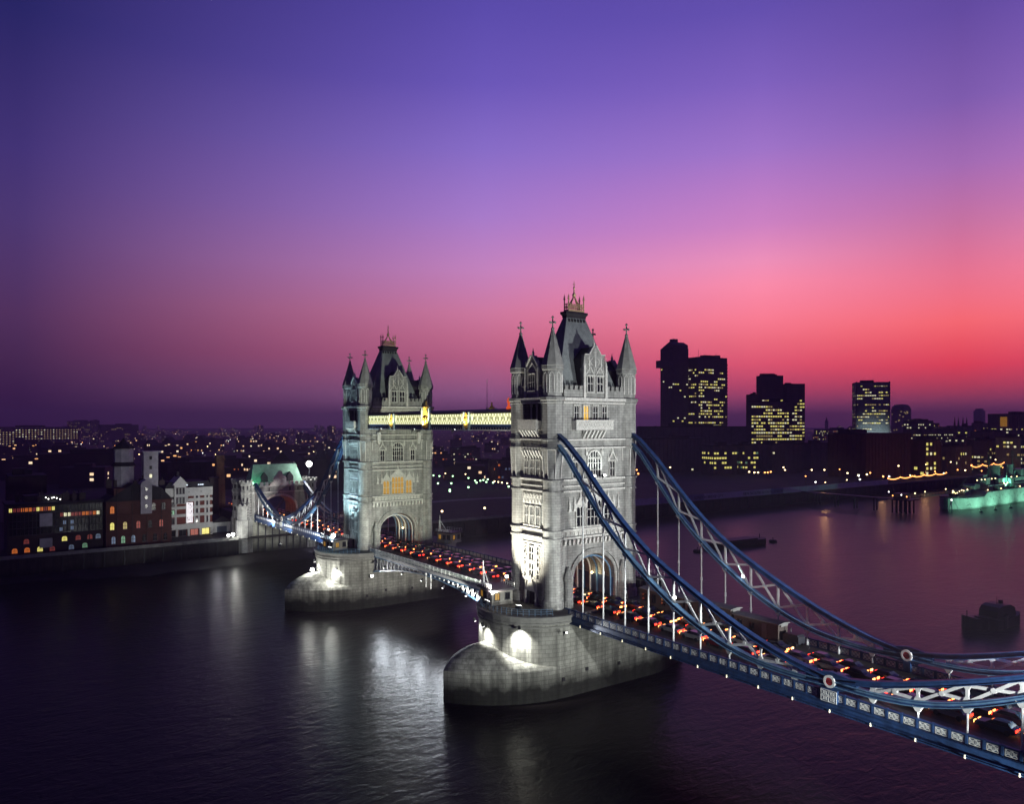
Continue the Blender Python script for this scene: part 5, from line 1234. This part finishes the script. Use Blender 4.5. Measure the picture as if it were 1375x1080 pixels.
def brewhouse():
    t = thing('brewhouse', 'dark brick brewhouse with white boarded hoist tower, cupola and arched windows', 'brewery', (-176, -49, 7), R(2))
    DB = mat('brewery_brick',(.12,.05,.045),.85,blocks=(.6,.25,.7,.85)); WB = mat('white_boarding',(.5,.48,.54),.75,blocks=(4,.3,.8,.95))
    b = MB(); b.box(-14,0,-10.5,10.5,-.5,15.5); b.box(-14,-.5,-8,4,15.5,20); b.box(0,.3,-10.6,10.6,10.2,10.8); b.box(0,.25,-10.6,10.6,4.6,5.0); b.box(0,.35,-10.6,10.6,15.0,15.6); b.build('wall', DB, t)
    b = MB(); b.prism([(-10.8,15.6),(10.8,15.6),(7,19.8),(-2,21.5)],'x',-13.5,-.3); b.build('roof', DARKROOF, t)
    b = MB(); b.box(-3,.9,.2,3.8,10.9,21.3); b.prism([(.2,21.3),(3.8,21.3),(3.2,22.2),(2,22.7),(.8,22.2)],'x',-3,.9); b.build('hoist_tower', WB, t)
    for z in (13,16,19): b = MB(); b.box(.92,1.0,1.6,2.4,z,z+1.1); link('window', b.mesh('window', GLASS), t)
    b = MB(); b.box(-10,-6,2.6,7.4,19,32.0); b.box(-10.3,-5.7,2.2,8.4,32.0,32.5); b.build('boiler_tower', WB, t)
    for z in (23,26,29.5): b = MB(); b.box(-5.98,-5.9,4.5,5.3,z,z+1.2); link('window', b.mesh('window', LITW if z == 23 else GLASS), t)
    b = MB(); b.lathe([(3.4,20),(3.4,27),(3.9,27.4),(3.2,28),(3.2,33.0),(3.6,33.4)],8,(-10,-3.2),0,PI/8); b.build('octagonal_turret', WB, t); b = MB(); b.lathe([(4.1,27.3),(3.0,29)],8,(-10,-3.2),0,PI/8); b.lathe([(3.8,33.4),(2.6,34.8),(1.2,35.6),(.2,37.2)],8,(-10,-3.2),0,PI/8); b.build('cupola_roof', DARKROOF, t)
    for i, (y, z, m) in enumerate(((-8.6,11.6,LITO),(-8.6,6,LITY),(-4.6,6,LITD),(-.4,6,LITR),(7,6,LITR),(3.4,6,GLASS),(-8.2,1.2,LITB),(-5.2,1.2,LITG),(-2,1.2,LITB),(1.5,1.2,GLASS),(5,1.2,GLASS),(8.4,1.2,GLASS),(1.5,12,GLASS),(4.6,12,GLASS),(7.8,12,GLASS))):
        b = MB(); b.prism([(-.6,0),(.6,0),(.6,1.9),(.42,2.3),(0,2.5),(-.42,2.3),(-.6,1.9)],'x',.02,.08,0); b.box(.08,.14,-.05,.05,0,2.5,1); b.box(.08,.14,-.6,.6,1.1,1.2,1); b.box(0,.2,-.75,.75,-.2,0,1); link('arched_window', b.mesh('arched_window', [m, DARKCONC]), t, (.0, y, z))
    clutter(t, 0, -9.5, 9.5, 20.5, 7, 5); return t
brewhouse()
def glazed():
    t = thing('glazed_granary', 'glazed riverside building with glowing orange strips and a row of small arched orange windows', 'building', (-178, -73.5, 7), R(2))
    FR = mat('glazing_bar_grey',(.07,.07,.09),.6)
    b = MB(); b.box(-14,0,-14,13.5,-.5,15.6); b.build('wall', DARKWALL, t); b = MB(); b.box(-14.5,.5,-14.4,13.8,15.6,16.4); b.box(-12,-5,-9,9,16.4,18.4); b.build('roof', DARKROOF, t)
    b = MB()
    for i in range(26): y = -13.6+i*1.08; b.box(.05,.22,y-.05,y+.05,6.0,15.4)
    for z in (6,8.3,10.6,13,15.3): b.box(.05,.25,-13.8,13.4,z-.07,z+.07)
    b.build('glazing_bars', FR, t); b = MB(); b.box(.02,.05,-13.8,13.4,6,15.4); b.build('curtain_glass', GLASS, t)
    it = []
    rr = random.Random(9)
    for i in range(12): it.append(('+x',(0,0),.06,13.2-i*1.08,14.3,.9,1.2,rr.choice((LITO,LITO,LITR,LITY))))
    for i in range(11): it.append(('+x',(0,0),.06,-1.2-i*1.08,12.0,.9,1.2,rr.choice((LITO,LITR,LITO,LITW))))
    for u, z in ((-2,9.4),(-4.2,9.4),(-4.2,7.4),(-1,7.2)): it.append(('+x',(0,0),.06,u,z,.9,1.2,LITB))
    put_panes(t, it)
    for z0, z1 in ((8.6,12.8),(1.6,4.6)): b = MB(); b.box(.1,1.2,-5.2,-1.6,z0,z1); b.build('projecting_bay', mat('white_boarding',(.5,.48,.54)), t)
    for y, z, m in ((-12,-.2,LITO),(-8.6,-.2,LITO),(-5,-.2,LITY),(-1.5,-.4,LITR),(4,-.4,LITB),(8,-.2,LITG),(-8.8,2.6,LITR),(2,2.6,LITY),(6,2.6,LITR),(9.5,2.6,LITR),(12,2.6,LITB)):
        b = MB(); b.prism([(-.75,0),(.75,0),(.75,1.0),(.52,1.42),(0,1.6),(-.52,1.42),(-.75,1.0)],'x',.02,.08,0); b.box(.08,.14,-.05,.05,0,1.6,1); b.box(.08,.14,-.38,-.32,0,1.4,1); b.box(.08,.14,.32,.38,0,1.4,1); b.box(.08,.16,-.75,.75,.75,.85,1); b.box(0,.2,-.9,.9,-.2,0,1); link('arched_window', b.mesh('arched_window',[m,DARKCONC]), t, (0,y,z+.6))
    for i in range(7): b = MB(); b.ball((0,0,0),.22,6); link('roof_garden_light', WIN.setdefault('rgl', b.mesh('roof_garden_light', LAMPW)), t, (-1-rr.random()*3, -3+i*.8, 17+rr.random()*.8))
    clutter(t, 0, -13, 12.5, 16.6, 12, 6); return t
glazed()
# --- white hoarding along the right bank
def hoarding():
    t = thing('hoarding', 'long white hoarding with faint lettering along the top of the right-hand river wall', 'hoarding', (BANK+1.2, 0, 7.3))
    WH = mat('hoarding_white',(.8,.76,.85),.75,var=.2,scale=.1); BH = mat('hoarding_blue',(.3,.28,.52),.75)
    y = 150; i = 0
    while y < 418:
        b = MB(); b.box(-.1,.1,y,y+11.9,0,3.3); b.box(-.4,-.1,y,y+.2,0,3.1); b.build('board', BH if i in (4,5,6,12) else WH, t); y += 12; i += 1
    INK = mat('hoarding_ink',(.08,.06,.12),.8)
    for txt, yy, s in (('NEW FACILITIES SOON IN LONDON', 268, 2.3),('LONDON BRIDGE CITY', 226, 2.3)):
        c = bpy.data.curves.new('lettering', 'FONT'); c.body = txt; c.size = s; c.extrude = .02; c.materials.append(INK)
        to = bpy.data.objects.new('lettering_curve', c); COL.objects.link(to); bpy.context.view_layer.update(); me = bpy.data.meshes.new_from_object(to); bpy.data.objects.remove(to); me.name = 'lettering'
        o = bpy.data.objects.new('lettering', me); COL.objects.link(o); o.parent = t; o.location = (.13, yy, .8); o.rotation_euler = (R(90), 0, R(90))
hoarding()
# --- strings of orange lights on the far promenade, right
def festoon(label, pts, sag, n, amp=0):
    t = thing('festoon_lights', label, 'light string', pts[0]); o = Vector(pts[0])
    P = [Vector(p)-o for p in pts]; b = MB(); w = MB()
    for k in range(len(P)-1):
        a, c = P[k], P[k+1]; prev = None
        for i in range(n+1):
            u = i/n; q = a+(c-a)*u-Vector((0,0,sag*4*u*(1-u))); b.ball(q, .42, 6)
            if prev is not None: w.bar(prev, q, .5, .3)
            prev = q
        b2 = MB(); b2.rod((a.x,a.y,a.z-4.5),(a.x,a.y,a.z+.3),.12,6); b2.build('mast', IRON, t)
    b.build('bulbs', LAMPO, t); w.build('cable', mat('glowing_cable',(1,.5,.2),emit=((1,.3,.07),1.6)), t)
festoon('long orange festoon of lights draped along the promenade left of the warship', [(BANK-2, 432+i*17, 11+.2*i) for i in range(6)], 1.0, 12)
festoon('shorter orange festoon of lights nearer the right edge, above the warship stern', [(BANK-3, 560+i*20, 16+i*.3) for i in range(4)], 1.6, 14)
festoon('small bright orange festoon at the right edge above the warship funnels', [(BANK-6, 705+i*16, 17+i*1.5) for i in range(2)], 1.4, 10)

# ------------------------------------------------------------------ lamps of the park and streets
for u, v in [(582,642),(588,654),(606,654),(604,664),(629,660),(645,650),(653,652),(683,659),(590,643),(608,643),(629,646),(640,653),(649,649),(638,650),(655,648),(662,653),(604,666)]:
    g = ground(u, v+6); post_lamp(g.x, g.y, 7, 5, 'greenish park lamp glowing on the dark lawn between the two bridge towers', 'greenish park lamps between the towers', LAMPG, 'park_lamp', .62)
for u, v in [(664,652),(669,653),(674,654),(681,655),(688,656),(598,640),(625,641)]:
    g = ground(u, v+5); post_lamp(g.x, g.y, 7, 5, 'small warm street lamp in the row beyond the park lawn', 'street lamps beyond the park', LAMPWARM, 'street_lamp', .5)
for u, v, m in [(1006,637,LAMPWARM),(1013,638,LAMPWARM),(1018,638,LAMPWARM),(1027,638,LAMPO),(1031,638,LAMPO),(1035,637,LAMPO),(1052,630,LAMPWARM),(1054,634,LAMPWARM),(1069,627,LAMPWARM),(1090,634,LAMPWARM),(1107,634,LAMPWARM),(1138,639,LAMPWARM),(1153,643,LAMPW),(1164,641,LAMPWARM),(900,630,LAMPWARM),(927,625,LAMPW),(857,640,LAMPO),(855,634,LAMPO)]:
    g = ground(u, v+7.5); post_lamp(g.x, g.y, 7, 6, 'street lamp on the dark ground behind the white hoarding', 'street lamps behind the hoarding', m, 'street_lamp', .65)
rr = random.Random(12)
for i in range(90):
    u = rr.uniform(5, 460); v = rr.uniform(582, 628); g = ground(u, v); s = (g-Vector((CX,CY,7))).length/900
    post_lamp(g.x, g.y, 7, 7+rr.uniform(0,3), 'street lamp among the dark city roofs left of the farther tower', 'street lamps across the left-hand city', rr.choice((LAMPO,LAMPWARM,LAMPWARM,LAMPW)), 'street_lamp', min(.75,.28+.3*s*rr.random()))

rr = random.Random(77)
for i in range(30):
    y = 335+i*13+rr.uniform(-3,3); t = post_lamp(BANK-3-rr.uniform(0,3), y, 7, rr.uniform(4,7) if i % 3 else rr.uniform(8,13), 'warm promenade lamp glowing in front of the wharves behind the warship', 'warm lamps along the promenade behind the warship', rr.choice((LAMPO,LAMPO,LAMPWARM,LAMPWARM,LAMPW)), 'promenade_lamp', rr.uniform(.35,.65))
    if i % 5 == 2: point(t, (-.5,0,6), 2200, (1,.5,.2), .5)
for u0,u1,v,dep,lb,sd in ((1228,1262,569,1200,'hazy mid-rise offices with broken white rows behind the dark two-row offices',81),(1262,1290,574,1150,'narrow hazy offices left of the pinnacled church tower',82),(1306,1330,569,1120,'pale hazy offices right of the pinnacled church tower',83),(1304,1345,580,820,'stepped offices with dense warm windows above the second orange light string',84),(1276,1304,588,760,'small warm lit block between the dim wharf and the church tower',85),(1090,1145,577,1400,'low hazy city roofs between the office towers and the glass tower',86)):
    ublock(u0,u1,v,dep,'office_block',lb,'office',-6,16,fl=3.5,bay=2.7,lit=.32,mats=(LITW,LITD,LITY,LITO),ww=1.7,wh=1.3,run=.6,seed=sd)
# ------------------------------------------------------------------ the far city
FARM = bpy.data.materials.new('far_facade'); FARM.use_nodes = True
def far_mat(m, dens):
    nt = m.node_tree; N = nt.nodes; K = nt.links; b = N['Principled BSDF']; b.inputs['Base Color'].default_value = (.05,.042,.05,1); b.inputs['Roughness'].default_value = .9
    tc = N.new('ShaderNodeTexCoord'); sp = N.new('ShaderNodeSeparateXYZ'); K.new(tc.outputs['Object'], sp.inputs[0]); oi = N.new('ShaderNodeObjectInfo')
    def M(op, a, c=None):
        n = N.new('ShaderNodeMath'); n.operation = op
        for i, x in enumerate((a, c)):
            if x is None: continue
            if isinstance(x, (int, float)): n.inputs[i].default_value = x
            else: K.new(x, n.inputs[i])
        return n.outputs[0]
    h = M('DIVIDE', M('ADD', sp.outputs[0], M('MULTIPLY', sp.outputs[1], .99)), 4.2); v = M('DIVIDE', sp.outputs[2], 3.6)
    cb = N.new('ShaderNodeCombineXYZ'); K.new(M('FLOOR', h), cb.inputs[0]); K.new(M('FLOOR', v), cb.inputs[1]); K.new(M('MULTIPLY', oi.outputs['Random'], 300.0), cb.inputs[2])
    wn = N.new('ShaderNodeTexWhiteNoise'); wn.noise_dimensions = '3D'; K.new(cb.outputs[0], wn.inputs[0])
    inn = lambda x, a, c: M('MULTIPLY', M('GREATER_THAN', M('FRACT', x), a), M('LESS_THAN', M('FRACT', x), c))
    on = M('MULTIPLY', M('MULTIPLY', inn(h,.2,.75), inn(v,.25,.75)), M('GREATER_THAN', wn.outputs[0], 1-dens))
    ge = N.new('ShaderNodeNewGeometry'); sn = N.new('ShaderNodeSeparateXYZ'); K.new(ge.outputs['Normal'], sn.inputs[0]); on = M('MULTIPLY', on, M('LESS_THAN', sn.outputs[2], .5))
    cr = N.new('ShaderNodeValToRGB'); sc_ = N.new('ShaderNodeSeparateColor'); K.new(wn.outputs['Color'], sc_.inputs[0]); K.new(sc_.outputs[1], cr.inputs[0])
    cr.color_ramp.elements[0].color = (1,.45,.15,1); cr.color_ramp.elements[1].color = (1,.85,.6,1)
    K.new(cr.outputs[0], b.inputs['Emission Color']); K.new(M('MULTIPLY', on, 1.3), b.inputs['Emission Strength']); m.cycles.emission_sampling = 'NONE'
far_mat(FARM, .1)
rr = random.Random(23)
proto = []
for i in range(12):
    b = MB(); w, d_, h = rr.uniform(14,40), rr.uniform(12,20), rr.uniform(9,20)
    if i % 4 == 3: w, d_, h = 18, 18, rr.uniform(32,46)
    b.box(-d_/2,d_/2,-w/2,w/2,-.5,h); b.box(-d_/2-.3,d_/2+.3,-w/2-.3,w/2+.3,h,h+.7); b.box(-d_/5,d_/5,-w/4,w/6,h+.7,h+3)
    if i % 3 == 0: b.prism([(-d_/2,h+.7),(d_/2,h+.7),(0,h+.7+d_*.3)],'y',-w/2,-w*.26)
    proto.append(b.mesh('city_block', FARM))
def outside_near(x, y):
    return not (-300 < x and -120 < y < 60) and not (x > -235 and y > 0) and not (-345 < x and 20 < y < 300)
n = 0
for i in range(900):
    if n >= 230: break
    u = rr.uniform(-30, 1400); dep = 480*math.exp(rr.random()*2.6); g = at(u, dep)
    if g.x > -240 or not outside_near(g.x, g.y): continue
    if 850 < u and dep < 1000: continue
    k = rr.randrange(12)
    if k % 4 == 3 and dep < 1500: k = 0
    tag(link('city_block', proto[k], None, (g.x, g.y, 7), rr.uniform(-.5,.5)), 'dark low city block with sparse lit windows among the hazy far roofs', 'building', 'dark roofs of the far city'); n += 1
b = MB(); ms = [LAMPO, LAMPWARM, LAMPW, LAMPG]
for i in range(1900):
    u = rr.uniform(-20, 1400); dep = 700*math.exp(rr.random()*1.9); g = at(u, dep)
    if 850 < u and dep < 1100: continue
    r_ = dep/FPX*rr.choice((.2,.26,.26,.34,.34,.5)); z = rr.uniform(10, 22); b.ball((g.x, g.y, z), r_, 4, rr.choice((0,0,1,1,1,2,3)))
tag(b.build('distant_city_lights', [mat('far_glow_%d' % i, (1,1,1), emit=(c, 1.0)) for i, c in enumerate(((1,.4,.12),(1,.68,.35),(.95,.9,.85),(.6,.9,.6)))]), 'scattered tiny lights of the distant city', kind='stuff')
# ------------------------------------------------------------------ floodlighting
# nearer tower: downstream face from the pier, outer face from the road approach behind the camera's right
fl((-1.9,-19.8,15.6), (-2.6,-10.4,31), 50000, WARMW, 100, 'floodlight on the nearer pier aimed up the downstream side of the tower', 1)
fl((4.8,-17.2,15.6), (2.5,-10.4,44), 15000, COOLW, 60, 'second floodlight on the nearer pier deck washing the tower turret', .8)
fl((93,7.9,17.2), (6,0,41), 215000, (.96,1,.98), 46, 'large floodlight on the road at the end of the foreground span, aimed at the tower', .5, .5)
fl((109,-14.5,9.0), (8,-7,9.5), 150000, (.95,1,.93), 29, 'large floodlight on the near bank lighting the nearer pier and the foreground span', .5, .5)
for y, lb in ((-1.3,'left one of two bright floodlights on the nearer tower ledge, under the arched window'),(1.3,'right one of two bright floodlights on the nearer tower ledge, under the arched window')):
    t = flood(6.9, y, 39.1, (.75,0,.2), lb, FLOOD, .6); spot(t, (.35,0,.8), (-.6,0,4), 420, COOLW, 110, .6)
fl((113,-21,27.0), (24,-8,27), 150000, (.97,1,.97), 44, 'large floodlight on a roof of the near bank lighting the foreground trusses', .5, .5)
# farther tower
fl((-10,-12.5,15.6), (-76,-1,39), 118000, GREENW, 46, 'floodlight on the nearer pier aimed across the drawbridge at the farther tower', .5, .4)
t = fl((-83.5,-19.5,18.6), (-83,-10.3,36), 22000, CYAN, 84, 'glaring bluish floodlight on the cabin roof of the farther pier', .7, .3); 
fl((-79,-19.0,15.4), (-81,-10.4,47), 40000, CYAN, 60, 'smaller bluish floodlight beside the cabin on the farther pier', .7)
t = thing('cabin_floodlight', 'glaring bare floodlight above the cabin on the farther pier, downstream end', 'floodlight', (-80.6,-17.2,18.4)); b = MB(); b.ball((0,0,.5),.6,10); b.build('lamp', FLOOD, t); b = MB(); b.rod((0,0,-.5),(0,0,.4),.1,6); b.build('bracket', IRON, t); point(t, (.9,-.9,.5), 900, CYAN, .6)
# pier noses
def nose(x0, ang, z, label, power, col=(1,1,.92)):
    c = Vector((x0+11.9*math.cos(ang), -10+11.9*math.sin(ang), z)); o = Vector((math.cos(ang), math.sin(ang), 0))
    t = flood(c.x, c.y, c.z, (-o.x*.4,-o.y*.4,-1), label, FLOOD, .45); spot(t, (0,0,-1.0), -o*1.3+Vector((0,0,-3)), power, col, 105, 1, .3)
nose(0, math.atan2(-8.2,6.9), 13.4, 'floodlight box under the rim of the nearer pier lighting its wall white', 9000)
nose(0, R(-90), 12.8, 'floodlight box above the domed cutwater cap of the nearer pier', 3600)
nose(0, R(-108), 13.0, 'floodlight box on the left flank of the nearer pier, above the water', 1200)
nose(-82.3, R(-92), 12.6, 'glaring floodlight on the farther pier above its domed cap', 2200)
nose(-82.3, math.atan2(-8.0,7.0), 11.4, 'glaring floodlight low on the rounded wall of the farther pier', 2200)
for x, y, z, lb in ((-82.4,-22.4,9.9,'bare bright lamp at the top of the farther pier dome'),(-74.6,-19.5,8.9,'bare bright lamp low on the right of the farther pier dome')):
    t = thing('pier_lamp', lb, 'lamp', (x,y,z)); b = MB(); b.ball((0,0,0),.55,10); b.build('bulb', FLOOD, t); b = MB(); b.rod((0,0,0),(0,1.6,.4),.1,6); b.build('bracket', IRON, t); point(t, (0,-1.0,.3), 1500, (1,1,.92), .6)
fl((-13.0,-11.5,11.5), (-74,-9,6), 70000, (1,.98,.88), 44, 'floodlight on the nearer pier aimed low across the water at the farther pier wall', .6)
# the water between the piers, lit from under the drawbridge
for i, x in enumerate((-24,-34,-44,-54,-64)):
    lb = ('first','second','middle','fourth','last')[i]+' floodlight hung under the drawbridge edge lighting the river, counting from the nearer tower'
    t = flood(x,-9.9,12.4,(.1,-.6,-.7),lb,FLOOD,.3); spot(t, (.1,-.7,-.75), (24,-25,-13), 6500, (.85,.92,1), 95, 1, 1.2)
t = flood(-11.6,-13.5,8.0,(-.6,-.4,-.6),'floodlight on the left shoulder of the nearer pier facing the river', FLOOD, .4); spot(t, (-.6,-.5,-.5), (-9,-22,-9), 16000, (.9,.95,1), 80, .9, .8)
# drawbridge girders
fl((-71.2,-10.6,8.6), (-52,-9.6,12.8), 9000, (1,1,1), 60, 'floodlight at the farther pier shining along the drawbridge girder', .7)
fl((-12,-10.8,10.5), (-28,-9.4,12.5), 900, (.8,.88,1), 60, 'floodlight at the nearer pier shining along the drawbridge girder', .7)
# foreground span fascia near the tower
fl((11.8,-12.4,12.2), (26,-9.6,14.2), 2600, (.95,.98,1), 46, 'floodlight at the nearer pier shining along the blue fascia of the foreground span', .7, .25, FLOOD, .4)
# lamps on the trusses
for x, y, z, lb in ((33.4,9.44,23.1,'bright lamp on the lower chord of the upstream foreground truss'),(35.2,-9.44,22.3,'bright lamp on the lower chord of the nearest truss')):
    t = thing('truss_lamp', lb, 'lamp', (x,y,z)); b = MB(); b.ball((0,0,0),.3,8); b.build('bulb', FLOOD, t); b = MB(); b.rod((0,0,-.5),(0,0,0),.09,6); b.build('bracket', IRON, t)
    spot(t, (-.3,0,.5), (-14,0,13), 2600, (.75,.92,1), 70, .7, .15)
# walkway crests
for x in (-60.9,-43.2,-25.0):
    t = flood(x,-13.2,47.6,(0,1,.55),{-60.9:'small floodlight below the crest nearest the farther tower',-43.2:'small floodlight below the tall middle crest of the walkway',-25.0:'small floodlight below the crest nearest the nearer tower'}[x],FLOOD,.3)
    b = MB(); b.bar((0,0,-.3),(0,3.9,.4),.08,.08); b.build('outrigger', IRON, t); spot(t, (0,.9,.5), (0,3.8,4), 5200 if x == -43.2 else 2600, (1,.86,.55), 70, .6, .1)
# farther side span and gatehouse
t = flood(-134,-14.0,9.0,(-.4,.6,.5),'floodlight low beside the far road span, lighting its underside'); spot(t, (-.3,.7,1.0), (-6,4,5), 13000, (1,1,.88), 125, .7)
fl((-100,-15,11.0), (-125,-9.6,18), 34000, (.9,.96,1), 70, 'floodlight on the farther pier lighting the far truss', .6)
fl((-150,-11.6,13.4), (-176,-1,21), 17000, (1,1,.94), 85, 'floodlight on the far road span washing the gatehouse front', .6)
t = thing('floodlight_mast', 'glaring white floodlight on a mast beside the gatehouse roof', 'floodlight', (-177.5,12.6,28.0)); b = MB(); b.rod((0,0,0),(0,0,5),.12,8); b.build('mast', IRON, t); b = MB(); b.ball((0,0,5.4),1.2,12); b.build('lamp', FLOOD, t); point(t, (2.2,0,5.4), 7000, (1,1,.95), 1.0)
t = thing('roof_floodlight', 'small green floodlight at the left end of the gatehouse roof', 'floodlight', (-176.6,-9.8,26.4)); b = MB(); b.ball((0,0,.4),.4,8); b.build('lamp', mat('green_flood',(.4,1,.6),emit=((.25,1,.5),6)), t); b = MB(); b.rod((0,0,-.4),(0,0,.4),.1,6); b.build('bracket', IRON, t); spot(t, (1.2,-.4,.6), (-5,7,6), 1300, (.2,1,.55), 120, .8)
for y in (-4.6,4.6):
    pass
t = thing('quay_lamp', 'glaring low quay lamps by the river wall left of the gatehouse', 'lamp', (-170.5,-19.5,8.6)); b = MB(); b.ball((0,-.9,0),.62,8); b.ball((0,.7,.2),.7,8); b.build('bulb', FLOOD, t); b = MB(); b.rod((0,-.9,-1.4),(0,-.9,0),.08,6); b.rod((0,.7,-1.4),(0,.7,.1),.08,6); b.build('post', IRON, t); point(t, (2.5,1,.8), 1500, (1,1,.92), .6); point(t, (-2.5,-4,3), 1000, (.95,.95,1), .6)
# chimney, ship, glass tower foot
t = flood(-223.5,-8.5,8.0,(-.6,0,1),'amber floodlight at the foot of the tall chimney', LAMPO, .5); spot(t, (-.6,0,1.1), (-2.6,0,6), 4200, (1,.62,.16), 100, .8)
for i, y in enumerate((364,382,402,424,448,474)):  # buoys added to throw the green light onto the hull
    lb = ('first','second','third','fourth','fifth','last')[i]+' added green floodlight buoy along the warship hull, counting from its stern'
    t = flood(-80,y,1.2,(-1,0,.3),lb,mat('green_flood',(.4,1,.6)),.4); b = MB(); b.lathe([(.3,-1.6),(.9,-1.5),(.9,-.9),(.3,-.6)],10); b.build('float', IRON, t); spot(t, (-.9,0,.5), (-14,0,5), 11000, (.36,1,.64), 125, .7)
gn = Vector((math.cos(GT[1]), math.sin(GT[1]), 0)); gp = GT[0]+gn*46
fl((gp.x, gp.y, 9.5), (GT[0].x, GT[0].y, 30), 85000, (.85,1,.97), 75, 'street floodlight at the foot of the square grey glass tower', .8, .5)
t = thing('funnel_light', 'green light on the warship deck shining on its funnel', 'floodlight', (-94,430,10.8)); b = MB(); b.ball((0,0,.3),.4,8); b.build('lamp', mat('green_flood',(.4,1,.6)), t); b = MB(); b.rod((0,0,-1),(0,0,.2),.1,6); b.build('bracket', IRON, t); spot(t, (0,0,.9), (-5,12,9), 22000, (.22,1,.6), 110, .7)
# road arches
for x0 in (0, -82.3):
    for e in (-1, 1): point(far_tower if x0 else near_tower, (1.5, e*4.2, 4.3), 90, (1,.85,.5), .25, 'arch_lamp_light')

# ------------------------------------------------------------------ the evening haze
HAZE = 0.00023
if HAZE:
    b = MB(); b.box(-6500,900,-4200,6500,-9,150)
    h = b.build('haze', None) if False else None
    m = bpy.data.materials.new('haze_volume'); m.use_nodes = True; nt = m.node_tree
    for nn in list(nt.nodes):
        if nn.type != 'OUTPUT_MATERIAL': nt.nodes.remove(nn)
    v = nt.nodes.new('ShaderNodeVolumePrincipled'); v.inputs['Density'].default_value = HAZE; v.inputs['Color'].default_value = (.86,.72,1,1); v.inputs['Anisotropy'].default_value = .0
    nt.links.new(v.outputs[0], [q for q in nt.nodes if q.type == 'OUTPUT_MATERIAL'][0].inputs['Volume'])
    tag(b.build('haze', m), kind='stuff')
